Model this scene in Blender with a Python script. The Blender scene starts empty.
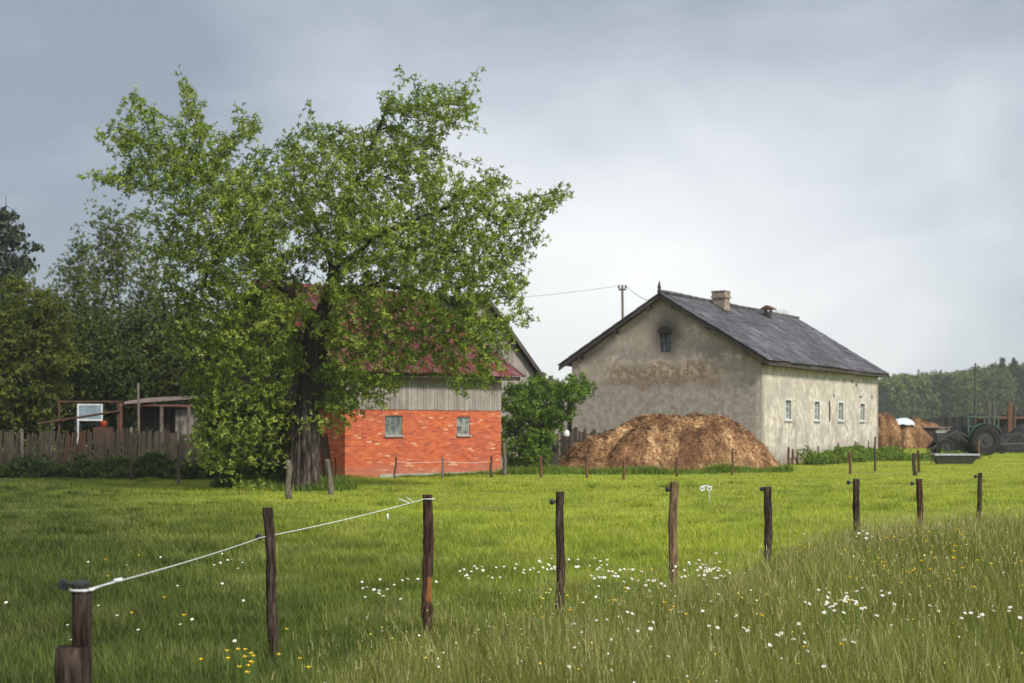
import bpy, math, random
import numpy as np
from mathutils import Vector, Matrix

S = bpy.context.scene
COL = S.collection
F = 50.0 / 36.0 * 1024.0      # focal length in pixels
H = 1.8                       # eye height
HOR = 427.0                   # picture row of the horizon
rng = np.random.default_rng(7)
random.seed(7)

# ------------------------------------------------------------------ terrain
def sst(a, b, x):
    t = np.clip((x - a) / (b - a), 0, 1)
    return t * t * (3 - 2 * t)

def g(x, y):
    x = np.asarray(x, float); y = np.asarray(y, float)
    z = 0.035 * np.sin(x * .55 + 1.3) * np.sin(y * .38) + .03 * np.sin(x * .21 + y * .3 + 2) + .015 * np.sin(x * 1.7 + .4 * y) * np.cos(y * 1.1)
    z = z * sst(90, 70, y) 
    z = z + .26 * sst(.0, 6.5, x) * sst(38, 18, y) * sst(4, 10, y)         # the bank under the meadow
    z = z + .10 * np.exp(-((x - 4.9) ** 2 / 1.2 + (y - 15.3) ** 2 / 1.5))
    z = z + .50 * sst(80, 94, y) * sst(8, 20, x)
    return z
def gz(x, y): return float(g(x, y))
def at(px, py, Y): return Vector(((px - 512) * Y / F, Y, H - (py - HOR) * Y / F))
def on_ground(px, py):
    Y = H * F / max(py - HOR, 1)
    for _ in range(6):
        Y = (H - gz((px - 512) * Y / F, Y)) * F / (py - HOR)
    return Vector(((px - 512) * Y / F, Y, gz((px - 512) * Y / F, Y)))

# ------------------------------------------------------------------ tagging
def tag(o, label=None, cat=None, group=None, kind=None):
    if label: o['label'] = label
    if cat: o['category'] = cat
    if group: o['group'] = group
    if kind: o['kind'] = kind
    return o
def thing(name, label, cat, loc=(0, 0, 0), rz=0, group=None):
    o = bpy.data.objects.new(name, None); COL.objects.link(o)
    o.location = loc; o.rotation_euler = (0, 0, rz); o.empty_display_size = .2
    return tag(o, label, cat, group)
def link(name, me, mat=None, parent=None, smooth=False):
    if mat is not None:
        for m in (mat if isinstance(mat, (list, tuple)) else [mat]): me.materials.append(m)
    o = bpy.data.objects.new(name, me); COL.objects.link(o)
    if parent: o.parent = parent
    if smooth: me.polygons.foreach_set('use_smooth', [True] * len(me.polygons))
    return o

# ------------------------------------------------------------------ mesh builder
class MB:
    def __init__(s): s.v = []; s.f = []; s.m = []
    def add(s, vs, fs, mi=0):
        b = len(s.v); s.v += [tuple(v) for v in vs]
        s.f += [tuple(b + i for i in f) for f in fs]; s.m += [mi] * len(fs); return s
    def box(s, x0, y0, z0, x1, y1, z1, M=None, mi=0):
        vs = [Vector(p) for p in ((x0,y0,z0),(x1,y0,z0),(x1,y1,z0),(x0,y1,z0),(x0,y0,z1),(x1,y0,z1),(x1,y1,z1),(x0,y1,z1))]
        if M: vs = [M @ v for v in vs]
        return s.add(vs, [(0,3,2,1),(4,5,6,7),(0,1,5,4),(1,2,6,5),(2,3,7,6),(3,0,4,7)], mi)
    def tube(s, pts, rs, n=8, cap=True, jit=0, mi=0, ell=None):
        pts = [Vector(p) for p in pts]
        if not isinstance(rs, (list, tuple)): rs = [rs] * len(pts)
        b = len(s.v); N = len(pts); u = None
        for i, p in enumerate(pts):
            d = (pts[min(i + 1, N - 1)] - pts[max(i - 1, 0)])
            if d.length < 1e-9: d = Vector((0, 0, 1))
            d.normalize()
            if u is None: u = d.orthogonal().normalized()
            u = (u - d * u.dot(d));  u = u.normalized() if u.length > 1e-6 else d.orthogonal().normalized()
            w = d.cross(u)
            for k in range(n):
                a = 2 * math.pi * k / n; r = rs[i] * (1 + jit * random.uniform(-1, 1))
                s.v.append(tuple(p + (u * math.cos(a) + w * math.sin(a)) * r))
        for i in range(N - 1):
            for k in range(n):
                k2 = (k + 1) % n
                s.f.append((b + i*n + k, b + i*n + k2, b + (i+1)*n + k2, b + (i+1)*n + k)); s.m.append(mi)
        if cap:
            s.f.append(tuple(b + k for k in reversed(range(n)))); s.m.append(mi)
            s.f.append(tuple(b + (N-1)*n + k for k in range(n))); s.m.append(mi)
        return s
    def torus(s, c, R, r, ax='y', n=14, m=6, mi=0):
        b = len(s.v)
        for i in range(n):
            a = 2*math.pi*i/n
            for j in range(m):
                t = 2*math.pi*j/m; q = R + r*math.cos(t)
                p = {'y': (q*math.cos(a), r*math.sin(t), q*math.sin(a)), 'z': (q*math.cos(a), q*math.sin(a), r*math.sin(t)), 'x': (r*math.sin(t), q*math.cos(a), q*math.sin(a))}[ax]
                s.v.append((c[0]+p[0], c[1]+p[1], c[2]+p[2]))
        for i in range(n):
            for j in range(m):
                s.f.append((b+i*m+j, b+((i+1)%n)*m+j, b+((i+1)%n)*m+(j+1)%m, b+i*m+(j+1)%m)); s.m.append(mi)
        return s
    def build(s, name, mat, parent=None, smooth=False):
        me = bpy.data.meshes.new(name); me.from_pydata(s.v, [], s.f); me.update()
        o = link(name, me, mat, parent, smooth)
        if any(s.m): me.polygons.foreach_set('material_index', s.m)
        return o

def np_mesh(name, V, loops, counts, mats=None, parent=None, attr=None, smooth=False):
    me = bpy.data.meshes.new(name)
    counts = np.asarray(counts, np.int32)
    me.vertices.add(len(V)); me.vertices.foreach_set('co', np.ascontiguousarray(V, np.float32).ravel())
    me.loops.add(len(loops)); me.loops.foreach_set('vertex_index', np.asarray(loops, np.int32))
    me.polygons.add(len(counts))
    starts = np.concatenate([[0], np.cumsum(counts)[:-1]]).astype(np.int32)
    me.polygons.foreach_set('loop_start', starts)
    if attr is not None:
        a = me.attributes.new('v', 'FLOAT', 'POINT'); a.data.foreach_set('value', np.asarray(attr, np.float32))
    me.update(calc_edges=True); me.validate()
    return link(name, me, mats, parent, smooth)

def scatter(tv, tf, P, R, sc, rnd):
    """template verts (k,3) and faces (same size) copied to N frames"""
    tv = np.asarray(tv, float); tf = np.asarray(tf, int)
    N = len(P); k = len(tv)
    V = np.einsum('nij,kj->nki', R, tv) * sc[:, None, None] + P[:, None, :]
    L = (tf[None] + (np.arange(N) * k)[:, None, None]).reshape(-1)
    return V.reshape(-1, 3), L, np.full(N * len(tf), tf.shape[1]), np.repeat(rnd, k)

def rand_rot(N, rg, tilt=math.pi):
    az = rg.uniform(0, 2*math.pi, N); ti = rg.uniform(0, tilt, N); sp = rg.uniform(0, 2*math.pi, N)
    ca, sa, ct, st, cs, ss = np.cos(az), np.sin(az), np.cos(ti), np.sin(ti), np.cos(sp), np.sin(sp)
    Z = np.zeros(N); O = np.ones(N)
    A = np.stack([ca,-sa,Z, sa,ca,Z, Z,Z,O], 1).reshape(N,3,3)
    B = np.stack([O,Z,Z, Z,ct,-st, Z,st,ct], 1).reshape(N,3,3)
    C = np.stack([cs,-ss,Z, ss,cs,Z, Z,Z,O], 1).reshape(N,3,3)
    return A @ B @ C

def blades(P, Ht, W, az, lean, bend, segs=2, rnd=None):
    N = len(P); dx, dy = np.cos(az), np.sin(az)
    sx, sy = -dy, dx
    rows = []
    for i in range(segs):
        t = i / segs; w = W * (1 - .55 * t) * .5
        off = (lean * t + bend * t * t) * Ht
        c = np.stack([P[:,0] + dx*off, P[:,1] + dy*off, P[:,2] + Ht * t * (1 - .25*bend*t)], 1)
        sd = np.stack([sx*w, sy*w, np.zeros(N)], 1)
        rows += [c - sd, c + sd]
    off = (lean + bend) * Ht
    rows.append(np.stack([P[:,0] + dx*off, P[:,1] + dy*off, P[:,2] + Ht * (1 - .25*bend)], 1))
    V = np.stack(rows, 1); k = V.shape[1]
    tl = []; tc = []
    for i in range(segs - 1): tl += [2*i, 2*i+1, 2*i+3, 2*i+2]; tc.append(4)
    tl += [2*segs-2, 2*segs-1, 2*segs]; tc.append(3)
    L = (np.array(tl)[None] + (np.arange(N)*k)[:, None]).reshape(-1)
    return V.reshape(-1,3), L, np.tile(tc, N), np.repeat(rnd if rnd is not None else rng.random(N), k)

def join(parts):
    V = []; L = []; C = []; A = []; b = 0
    for v, l, c, a in parts:
        V.append(v); L.append(l + b); C.append(c); A.append(a); b += len(v)
    return np.concatenate(V), np.concatenate(L), np.concatenate(C), np.concatenate(A)

# ------------------------------------------------------------------ materials
class NT:
    def __init__(s, name, world=None):
        if world: s.t = world.node_tree
        else:
            s.mat = bpy.data.materials.new(name); s.mat.use_nodes = True; s.t = s.mat.node_tree
        s.t.nodes.clear()
    def n(s, typ, ins=None, **kw):
        nd = s.t.nodes.new(typ)
        for k, v in kw.items(): setattr(nd, k, v)
        for k, v in (ins or {}).items():
            sock = nd.inputs[k]
            if isinstance(v, bpy.types.NodeSocket): s.t.links.new(v, sock)
            elif isinstance(v, bpy.types.Node): s.t.links.new(v.outputs[0], sock)
            else:
                if isinstance(v, (tuple, list)) and len(v) == 3 and sock.type == 'RGBA': v = (*v, 1)
                sock.default_value = v
        return nd
    def co(s, scale=(1,1,1), loc=(0,0,0), rot=(0,0,0)):
        tc = s.n('ShaderNodeTexCoord')
        return s.n('ShaderNodeMapping', {'Vector': tc.outputs['Object'], 'Scale': scale, 'Location': loc, 'Rotation': rot})
    def noise(s, vec, scale, detail=4, rough=.55, dist=0):
        return s.n('ShaderNodeTexNoise', {'Vector': vec, 'Scale': scale, 'Detail': detail, 'Roughness': rough, 'Distortion': dist}).outputs[0]
    def ramp(s, fac, stops, interp='LINEAR'):
        r = s.n('ShaderNodeValToRGB', {'Fac': fac}); e = r.color_ramp.elements; r.color_ramp.interpolation = interp
        while len(e) < len(stops): e.new(.5)
        for el, (p, c) in zip(e, stops):
            el.position = p; el.color = (*c, 1) if len(c) == 3 else c
        return r.outputs[0]
    def mix(s, fac, a, b, mode='MIX'):
        m = s.n('ShaderNodeMix', data_type='RGBA', blend_type=mode)
        for k, v in ((0, fac), (6, a), (7, b)):
            if isinstance(v, (bpy.types.NodeSocket,)): s.t.links.new(v, m.inputs[k])
            elif isinstance(v, bpy.types.Node): s.t.links.new(v.outputs[0], m.inputs[k])
            else: m.inputs[k].default_value = (*v, 1) if isinstance(v, (tuple, list)) and len(v) == 3 else v
        return m.outputs[2]
    def math(s, op, a, b=0, c=0, clamp=False):
        m = s.n('ShaderNodeMath', operation=op, use_clamp=clamp)
        for k, v in enumerate((a, b, c)):
            if isinstance(v, bpy.types.NodeSocket): s.t.links.new(v, m.inputs[k])
            else: m.inputs[k].default_value = v
        return m.outputs[0]
    def band(s, v, a, b):     # smooth step a..b
        m = s.n('ShaderNodeMapRange', {0: v, 1: a, 2: b, 3: 0., 4: 1.}, interpolation_type='SMOOTHSTEP')
        return m.outputs[0]
    def out(s, color, rough=.85, bump=None, bstr=.3, bdist=.02, spec=.3, metal=0, **kw):
        p = s.n('ShaderNodeBsdfPrincipled', {'Base Color': color, 'Roughness': rough, 'Metallic': metal, 'Specular IOR Level': spec})
        if bump is not None:
            b = s.n('ShaderNodeBump', {'Height': bump, 'Strength': bstr, 'Distance': bdist}); s.t.links.new(b.outputs[0], p.inputs['Normal'])
        for k, v in kw.items(): p.inputs[k].default_value = v
        s.n('ShaderNodeOutputMaterial', {'Surface': p.outputs[0]}); return s.mat

def simple(name, c1, c2, scale=6, rough=.8, stretch=(1,1,1), bstr=.3, metal=0, spec=.3, bdist=.01):
    t = NT(name); v = t.co(stretch); a = t.noise(v, scale, 6, .6); b = t.noise(v, scale * 6, 4)
    col = t.mix(b, t.ramp(a, [(.3, c1), (.7, c2)]), c1); 
    return t.out(t.mix(.7, col, t.ramp(a, [(.3, c1), (.7, c2)])), rough, b, bstr, bdist, spec, metal)

def leafmat(name, cols, trans=.45, rough=.55, patch=.6, back=None):
    t = NT(name); a = t.n('ShaderNodeAttribute', attribute_name='v').outputs['Fac']
    c = t.ramp(a, [(i / (len(cols) - 1), c) for i, c in enumerate(cols)])
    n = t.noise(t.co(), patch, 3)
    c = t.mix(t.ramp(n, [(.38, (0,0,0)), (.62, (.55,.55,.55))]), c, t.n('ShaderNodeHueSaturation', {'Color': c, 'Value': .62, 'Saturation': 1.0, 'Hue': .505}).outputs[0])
    p = t.n('ShaderNodeBsdfPrincipled', {'Base Color': c, 'Roughness': rough, 'Specular IOR Level': .25})
    tr = t.n('ShaderNodeBsdfTranslucent', {'Color': t.n('ShaderNodeHueSaturation', {'Color': c, 'Value': 1.35, 'Saturation': 1.1, 'Hue': .49}).outputs[0]})
    m = t.n('ShaderNodeMixShader', {0: trans, 1: p.outputs[0], 2: tr.outputs[0]})
    t.n('ShaderNodeOutputMaterial', {'Surface': m.outputs[0]}); return t.mat

M = {}
def woodmat(name, c1, c2, plank=.14, axis='X', bstr=.5, grain=(30, 30, 1.5)):
    t = NT(name); tc = t.n('ShaderNodeTexCoord'); sep = t.n('ShaderNodeSeparateXYZ', {0: tc.outputs['Object']})
    s = t.math('ADD', sep.outputs[0], sep.outputs[1])
    fl = t.math('FLOOR', t.math('DIVIDE', s, plank))
    wn = t.n('ShaderNodeTexWhiteNoise', {'W': fl}, noise_dimensions='1D').outputs[0]
    gr = t.noise(t.co(grain), 1, 5, .65)
    st = t.noise(t.co((1,1,.6)), 1.7, 4)
    c = t.mix(gr, c1, c2)
    c = t.mix(t.math('MULTIPLY', wn, .55), c, tuple(x * .45 for x in c1))
    c = t.mix(t.ramp(st, [(.4, (0,0,0)), (.75, (.7,.7,.7))]), c, tuple(x * .5 for x in c1))
    M[name] = t.out(c, .9, gr, bstr, .01, .15); return M[name]

woodmat('grey_wood', (.26,.22,.19), (.44,.40,.36), .14)
woodmat('dark_wood', (.035,.028,.022), (.09,.07,.055), .12)
woodmat('picket_wood', (.045,.034,.024), (.14,.11,.08), .127)
woodmat('brown_wood', (.07,.035,.022), (.15,.085,.055), .15)
woodmat('barge_wood', (.06,.05,.042), (.12,.10,.085), 3)

# bricks (object coordinates, local x/z on the front wall, y/z on the side wall)
t = NT('brick'); tc = t.n('ShaderNodeTexCoord'); sep = t.n('ShaderNodeSeparateXYZ', {0: tc.outputs['Object']})
u = t.math('ADD', sep.outputs[0], sep.outputs[1])
vec = t.n('ShaderNodeCombineXYZ', {0: u, 1: sep.outputs[2], 2: 0.})
nz = t.n('ShaderNodeTexNoise', {'Vector': vec.outputs[0], 'Scale': 5., 'Detail': 3.})
vec2 = t.n('ShaderNodeVectorMath', {0: vec.outputs[0], 1: t.n('ShaderNodeVectorMath', {0: nz.outputs[1], 1: (.012,.02,0)}, operation='MULTIPLY').outputs[0]}, operation='ADD')
def brk(c1, c2, mo, bias=0):
    return t.n('ShaderNodeTexBrick', {'Vector': vec2.outputs[0], 'Color1': (*c1,1), 'Color2': (*c2,1), 'Mortar': (*mo,1), 'Scale': 1., 'Mortar Size': .010, 'Mortar Smooth': .3, 'Bias': bias, 'Brick Width': .24, 'Row Height': .073}, offset=.5)
b1 = brk((.34,.042,.014), (.60,.135,.036), (.46,.29,.20))
b2 = brk((0,0,0), (1,1,1), (0,0,0))
cell = b2.outputs[0]
odd = t.n('ShaderNodeTexWhiteNoise', {0: t.n('ShaderNodeVectorMath', {0: t.n('ShaderNodeVectorMath', {0: vec.outputs[0], 1: (1/.24, 1/.073, 1)}, operation='MULTIPLY').outputs[0]}, operation='FLOOR').outputs[0]}, noise_dimensions='3D').outputs[0]
c = t.mix(t.ramp(cell, [(.90,(0,0,0)),(.97,(.75,.75,.75))]), b1.outputs[0], (.62,.42,.26))
c = t.mix(t.ramp(cell, [(.04,(.7,.7,.7)),(.14,(0,0,0))]), c, (.20,.045,.035))
big = t.noise(t.co((1,1,1)), 1.3, 5, .65)
c = t.mix(t.ramp(big, [(.48,(0,0,0)),(.60,(.6,.6,.6))]), c, (.33,.085,.05))
lo = t.band(t.math('ADD', sep.outputs[2], t.math('MULTIPLY', big, -.5)), .25, -.05)
c = t.mix(t.math('MULTIPLY', lo, .5), c, (.30,.15,.10))
fine = t.noise(t.co(), 22, 5)
c = t.mix(t.math('MULTIPLY', fine, .25), c, (.66,.18,.085))
M['brick'] = t.out(c, .92, t.math('MULTIPLY', b1.outputs[1], -1.), .5, .015, .15)

# plaster, weathered: gable (brown band, grey below, soot round the window) and side wall
def plaster(name, top, low, gable):
    t = NT(name); tc = t.n('ShaderNodeTexCoord'); sep = t.n('ShaderNodeSeparateXYZ', {0: tc.outputs['Object']})
    z = sep.outputs[2]; y = sep.outputs[1]; x = sep.outputs[0]
    v = t.co(); n1 = t.noise(v, .75, 6, .62); n2 = t.noise(v, 3.2, 6, .7); n3 = t.noise(v, 14, 5, .6)
    st = t.noise(t.co((1.,1.,.5)), 1.9, 8, .74, .8)
    c = t.mix(t.ramp(n2, [(.42,(0,0,0)),(.56,(1,1,1))]), top, tuple(k * .66 for k in top))
    c = t.mix(t.ramp(n1, [(.46,(0,0,0)),(.56,(.75,.75,.75))]), c, tuple(k * .58 for k in top))
    zz = t.math('ADD', z, t.math('MULTIPLY', t.math('SUBTRACT', n2, .5), 1.6))
    zz = t.math('ADD', zz, t.math('MULTIPLY', t.math('SUBTRACT', n1, .5), 1.4))
    if gable:
        c = t.mix(t.math('MULTIPLY', t.band(zz, 4.25, 3.8), .85), c, t.mix(t.ramp(n2, [(.42,(0,0,0)),(.58,(1,1,1))]), low, tuple(k*1.7 for k in low)))
        br = t.math('MULTIPLY', t.band(zz, 3.6, 3.95), t.band(zz, 5.0, 4.65))
        br = t.math('MULTIPLY', br, t.ramp(n2, [(.42,(.35,.35,.35)),(.54,(1,1,1))]))
        br = t.math('MULTIPLY', br, t.math('MULTIPLY', t.band(y, 1.2, 2.8), t.band(y, 8.6, 7.2)))
        c = t.mix(t.math('MULTIPLY', br, .85), c, (.20,.13,.08))
        g2 = t.math('MULTIPLY', t.band(zz, 4.9, 5.1), t.band(zz, 5.9, 5.5))
        c = t.mix(t.math('MULTIPLY', g2, .5), c, low)
        dy = t.math('MULTIPLY', t.math('SUBTRACT', y, 4.75), 1.0); dz = t.math('MULTIPLY', t.math('SUBTRACT', z, 6.15), .8)
        d = t.math('SQRT', t.math('ADD', t.math('MULTIPLY', dy, dy), t.math('MULTIPLY', dz, dz)))
        d = t.math('ADD', d, t.math('MULTIPLY', t.math('SUBTRACT', n2, .5), .9))
        c = t.mix(t.math('MULTIPLY', t.band(d, 1.15, .3), .85), c, (.06,.048,.042))
    else:
        c = t.mix(t.ramp(st, [(.49,(0,0,0)),(.62,(.7,.7,.7))]), c, tuple(k*.45 for k in top))
        ro = t.math('MULTIPLY', t.ramp(st, [(.5,(0,0,0)),(.6,(1,1,1))]), t.band(zz, 2.6, 1.9))
        c = t.mix(t.math('MULTIPLY', ro, .35), c, (.20,.15,.11))
        c = t.mix(t.math('MULTIPLY', t.band(zz, .85, .45), .75), c, low)
        c = t.mix(t.math('MULTIPLY', t.band(t.math('ADD', x, t.math('MULTIPLY', t.math('SUBTRACT', n2,.5), .8)), .35, .05), .4), c, low)
    c = t.mix(t.math('MULTIPLY', t.ramp(n3, [(.62,(0,0,0)),(.7,(1,1,1))]), .35), c, tuple(k*.45 for k in top))
    M[name] = t.out(c, .95, t.math('ADD', n3, t.math('MULTIPLY', n2, 2.)), .45, .03, .1)
plaster('gable_plaster', (.58,.495,.385), (.225,.195,.175), True)
plaster('side_plaster', (.66,.595,.49), (.28,.245,.205), False)

def roofmat(name, base, alt, patchc, axis, rough=.75, row=1.1):
    t = NT(name); tc = t.n('ShaderNodeTexCoord'); sep = t.n('ShaderNodeSeparateXYZ', {0: tc.outputs['Object']})
    n1 = t.noise(t.co(), .9, 6, .65); n2 = t.noise(t.co(), 6, 6, .7)
    st = t.noise(t.co((5.5,.5,.5)), 1.6, 7, .7)
    # one tone per sheet
    cell = t.n('ShaderNodeCombineXYZ', {0: t.math('FLOOR', t.math('DIVIDE', sep.outputs[0], .95)), 1: t.math('FLOOR', t.math('DIVIDE', sep.outputs[2], .62)), 2: 0.})
    wn = t.n('ShaderNodeTexWhiteNoise', {0: cell.outputs[0]}, noise_dimensions='3D').outputs[0]
    c = t.mix(t.ramp(n1, [(.42,(0,0,0)),(.58,(1,1,1))]), base, alt)
    c = t.mix(t.ramp(st, [(.47,(0,0,0)),(.60,(.8,.8,.8))]), c, patchc)
    c = t.mix(t.math('MULTIPLY', wn, .45), c, tuple(k*.6 for k in base))
    c = t.mix(t.math('MULTIPLY', t.ramp(n2, [(.51,(0,0,0)),(.6,(1,1,1))]), .6), c, tuple(k*.5 for k in base))
    M[name] = t.out(c, rough, n2, .5, .015, .12)
roofmat('red_roof', (.085,.024,.022), (.17,.036,.030), (.23,.15,.15), 0, .95)
roofmat('slate_roof', (.055,.052,.060), (.10,.096,.105), (.20,.195,.205), 0, .7)
t = NT('moss_tin'); n = t.noise(t.co(), 3, 6, .7)
M['tin_roof'] = t.out(t.ramp(n, [(.35,(.13,.10,.095)),(.55,(.24,.18,.17)),(.7,(.10,.06,.045))]), .6, n, .2)

t = NT('straw'); a = t.n('ShaderNodeAttribute', attribute_name='v').outputs['Fac']
n = t.noise(t.co(), 1.1, 5, .65)
c = t.ramp(a, [(0,(.07,.035,.016)),(.4,(.22,.112,.05)),(.75,(.42,.235,.105)),(1,(.62,.42,.22))])
c = t.mix(t.ramp(n, [(.46,(0,0,0)),(.58,(.8,.8,.8))]), c, (.13,.06,.028))
M['straw'] = t.out(c, .85, None, spec=.2)
t = NT('straw_base'); n = t.noise(t.co((1,1,2)), 1.4, 8, .7); n2 = t.noise(t.co((1,1,2.5)), 14, 6, .7)
M['straw_base'] = t.out(t.mix(n2, t.ramp(n, [(.42,(.09,.042,.02)),(.58,(.27,.13,.055))]), (.36,.19,.085)), .95, n2, .8, .06, .1)

M['leaf_apple'] = leafmat('leaf_apple', [(.09,.14,.022),(.17,.25,.034),(.29,.375,.055),(.46,.51,.13)], .33, .5, .55)
M['leaf_dark'] = leafmat('leaf_dark', [(.028,.05,.012),(.05,.082,.018),(.085,.125,.025),(.13,.17,.035)], .25, .55, .35)
M['leaf_yellow'] = leafmat('leaf_yellow', [(.04,.065,.012),(.085,.115,.018),(.15,.18,.026),(.22,.24,.04)], .4, .55, .4)
M['leaf_birch'] = leafmat('leaf_birch', [(.055,.08,.02),(.10,.135,.028),(.17,.205,.04),(.25,.28,.07)], .4, .5, .4)
M['needles'] = leafmat('needles', [(.018,.028,.016),(.03,.045,.024),(.05,.066,.032),(.075,.09,.04)], .15, .6, .4)
M['leaf_fresh'] = leafmat('leaf_fresh', [(.065,.125,.018),(.10,.18,.028),(.19,.31,.045),(.28,.40,.08)], .45, .5, .9)
M['far_leaf'] = leafmat('far_leaf', [(.02,.036,.02),(.06,.09,.035),(.13,.17,.05),(.20,.24,.07)], .3, .7, .04)
M['nettle'] = leafmat('nettle', [(.07,.12,.02),(.13,.20,.03),(.20,.29,.04),(.27,.36,.06)], .4, .55, .8)
M['meadow'] = leafmat('meadow', [(.08,.10,.018),(.18,.21,.036),(.31,.32,.075),(.60,.52,.27)], .4, .6, .55)
def lawnmat(name, dark, light):
    t = NT(name); a = t.n('ShaderNodeAttribute', attribute_name='v').outputs['Fac']
    sep = t.n('ShaderNodeSeparateXYZ', {0: t.n('ShaderNodeTexCoord').outputs['Object']})
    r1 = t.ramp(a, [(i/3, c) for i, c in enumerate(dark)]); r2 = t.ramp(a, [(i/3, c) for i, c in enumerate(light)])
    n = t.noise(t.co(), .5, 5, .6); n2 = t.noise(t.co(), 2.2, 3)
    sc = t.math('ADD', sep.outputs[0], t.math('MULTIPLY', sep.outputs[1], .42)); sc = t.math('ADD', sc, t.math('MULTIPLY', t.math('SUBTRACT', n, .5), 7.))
    c = t.mix(t.band(sc, 1.5, 11.5), r1, r2)  # left foreground shade painted into the grass colour, fading with position
    c = t.mix(t.ramp(n2, [(.42,(0,0,0)),(.65,(.5,.5,.5))]), c, t.n('ShaderNodeHueSaturation', {'Color': c, 'Value': .6, 'Saturation': .95, 'Hue': .51}).outputs[0])
    c = t.mix(t.ramp(n, [(.52,(0,0,0)),(.64,(.32,.32,.32))]), c, (.40,.36,.14))
    n4 = t.noise(t.co((.5,1,1)), .9, 4, .6); c = t.mix(t.ramp(n4, [(.50,(0,0,0)),(.60,(.42,.42,.42))]), c, (.13,.17,.03))
    p = t.n('ShaderNodeBsdfPrincipled', {'Base Color': c, 'Roughness': .6, 'Specular IOR Level': .25})
    tr = t.n('ShaderNodeBsdfTranslucent', {'Color': t.n('ShaderNodeHueSaturation', {'Color': c, 'Value': 1.3, 'Saturation': 1.05, 'Hue': .49}).outputs[0]})
    t.n('ShaderNodeOutputMaterial', {'Surface': t.n('ShaderNodeMixShader', {0: .42, 1: p.outputs[0], 2: tr.outputs[0]}).outputs[0]}); return t.mat
LIGHT = [(.22,.28,.034),(.37,.43,.046),(.48,.53,.062),(.62,.62,.15)]
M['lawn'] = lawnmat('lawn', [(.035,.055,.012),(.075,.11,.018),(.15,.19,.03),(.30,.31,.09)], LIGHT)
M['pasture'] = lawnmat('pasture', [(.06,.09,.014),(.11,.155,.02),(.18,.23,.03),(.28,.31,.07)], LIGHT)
M['old_lawn'] = leafmat('lawn', [(.10,.145,.02),(.16,.22,.028),(.23,.29,.04),(.34,.36,.09)], .45, .6, .45)
M['old_pasture'] = leafmat('pasture_old', [(.30,.35,.035),(.40,.45,.04),(.48,.52,.05),(.56,.56,.09)], .45, .6, .22)

t = NT('bark'); n = t.noise(t.co((9,9,1.6)), 1.4, 8, .7, .4); n2 = t.noise(t.co(), 1.2, 3)
M['bark'] = t.out(t.mix(n2, t.ramp(n, [(.40,(.012,.010,.008)),(.55,(.045,.036,.03)),(.66,(.10,.083,.07))]), (.03,.025,.02)), .95, n, 1., .05, .1)
t = NT('bark_pale'); n = t.noise(t.co((7,7,1.2)), 1.8, 8, .7, .4)
M['bark_pale'] = t.out(t.ramp(n, [(.42,(.018,.014,.012)),(.54,(.075,.058,.047)),(.66,(.17,.135,.115))]), .95, n, 1., .05, .1)
t = NT('birch_bark'); n = t.noise(t.co((2,2,8)), 1.2, 5, .6)
M['birch_bark'] = t.out(t.ramp(n, [(.4,(.05,.045,.04)),(.55,(.35,.34,.32))]), .9, n, .3)

def postmat(name, c1, c2, patch=None, lo=0, hi=0):
    t = NT(name); tc = t.n('ShaderNodeTexCoord'); sep = t.n('ShaderNodeSeparateXYZ', {0: tc.outputs['Object']})
    n = t.noise(t.co((26,26,2.0)), 2, 9, .75, .5); n2 = t.noise(t.co((4,4,2)), 1.5, 5, .6)
    c = t.ramp(n, [(.40, tuple(k*.22 for k in c1)), (.49, c1), (.60, c2)])
    c = t.mix(t.ramp(n2, [(.45,(0,0,0)),(.7,(.6,.6,.6))]), c, tuple(k*.45 for k in c1))
    if patch:
        zz = t.math('ADD', sep.outputs[2], t.math('MULTIPLY', t.math('SUBTRACT', n2, .5), .25))
        k = t.math('MULTIPLY', t.band(zz, lo, lo+.04), t.band(zz, hi, hi-.04))
        k = t.math('MULTIPLY', k, t.ramp(n, [(.36,(0,0,0)),(.46,(1,1,1))]))
        k = t.math('MULTIPLY', k, t.band(t.math('ADD', sep.outputs[0], t.math('MULTIPLY', t.math('SUBTRACT', n2, .5), .12)), -.035, .0))
        c = t.mix(k, c, patch)
    M[name] = t.out(c, .95, n, 1., .06, .1); return M[name]
postmat('post_dark', (.075,.050,.038), (.17,.125,.095))
postmat('post_red', (.11,.05,.032), (.22,.12,.075))
postmat('post_tan', (.27,.165,.098), (.42,.29,.18))
postmat('post_grey', (.16,.13,.10), (.30,.27,.22))
postmat('post_bare', (.085,.048,.036), (.18,.10,.07), (.42,.17,.055), .28, .52)
postmat('post_chip', (.06,.045,.038), (.14,.10,.08), (.45,.24,.13), 1.03, 1.16)
postmat('stake_rust', (.17,.085,.05), (.28,.16,.10))

M['rope'] = simple('rope', (.62,.62,.60), (.8,.8,.78), 40, .7)
M['wire'] = simple('wire', (.12,.12,.12), (.22,.21,.2), 10, .5, metal=.4)
M['black_plastic'] = simple('black_plastic', (.012,.012,.013), (.03,.03,.032), 9, .4, spec=.5)
M['white_paint'] = simple('white_paint', (.48,.48,.46), (.72,.72,.70), 5, .6)
M['green_frame'] = simple('green_frame', (.14,.20,.17), (.24,.29,.25), 4, .7)
M['concrete'] = simple('concrete', (.24,.22,.20), (.42,.40,.36), 3, .95)
M['chimney_brick'] = simple('chimney_brick', (.13,.08,.06), (.40,.33,.26), 4, .95, stretch=(1,1,3))
M['black_sheet'] = simple('black_sheet', (.012,.012,.013), (.035,.033,.032), 2, .7, bstr=.8, bdist=.1, spec=.15)
M['tyre'] = simple('tyre', (.008,.008,.009), (.022,.021,.02), 8, .85)
M['tractor_paint'] = simple('tractor_paint', (.016,.018,.018), (.04,.042,.04), 4, .6)
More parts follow.
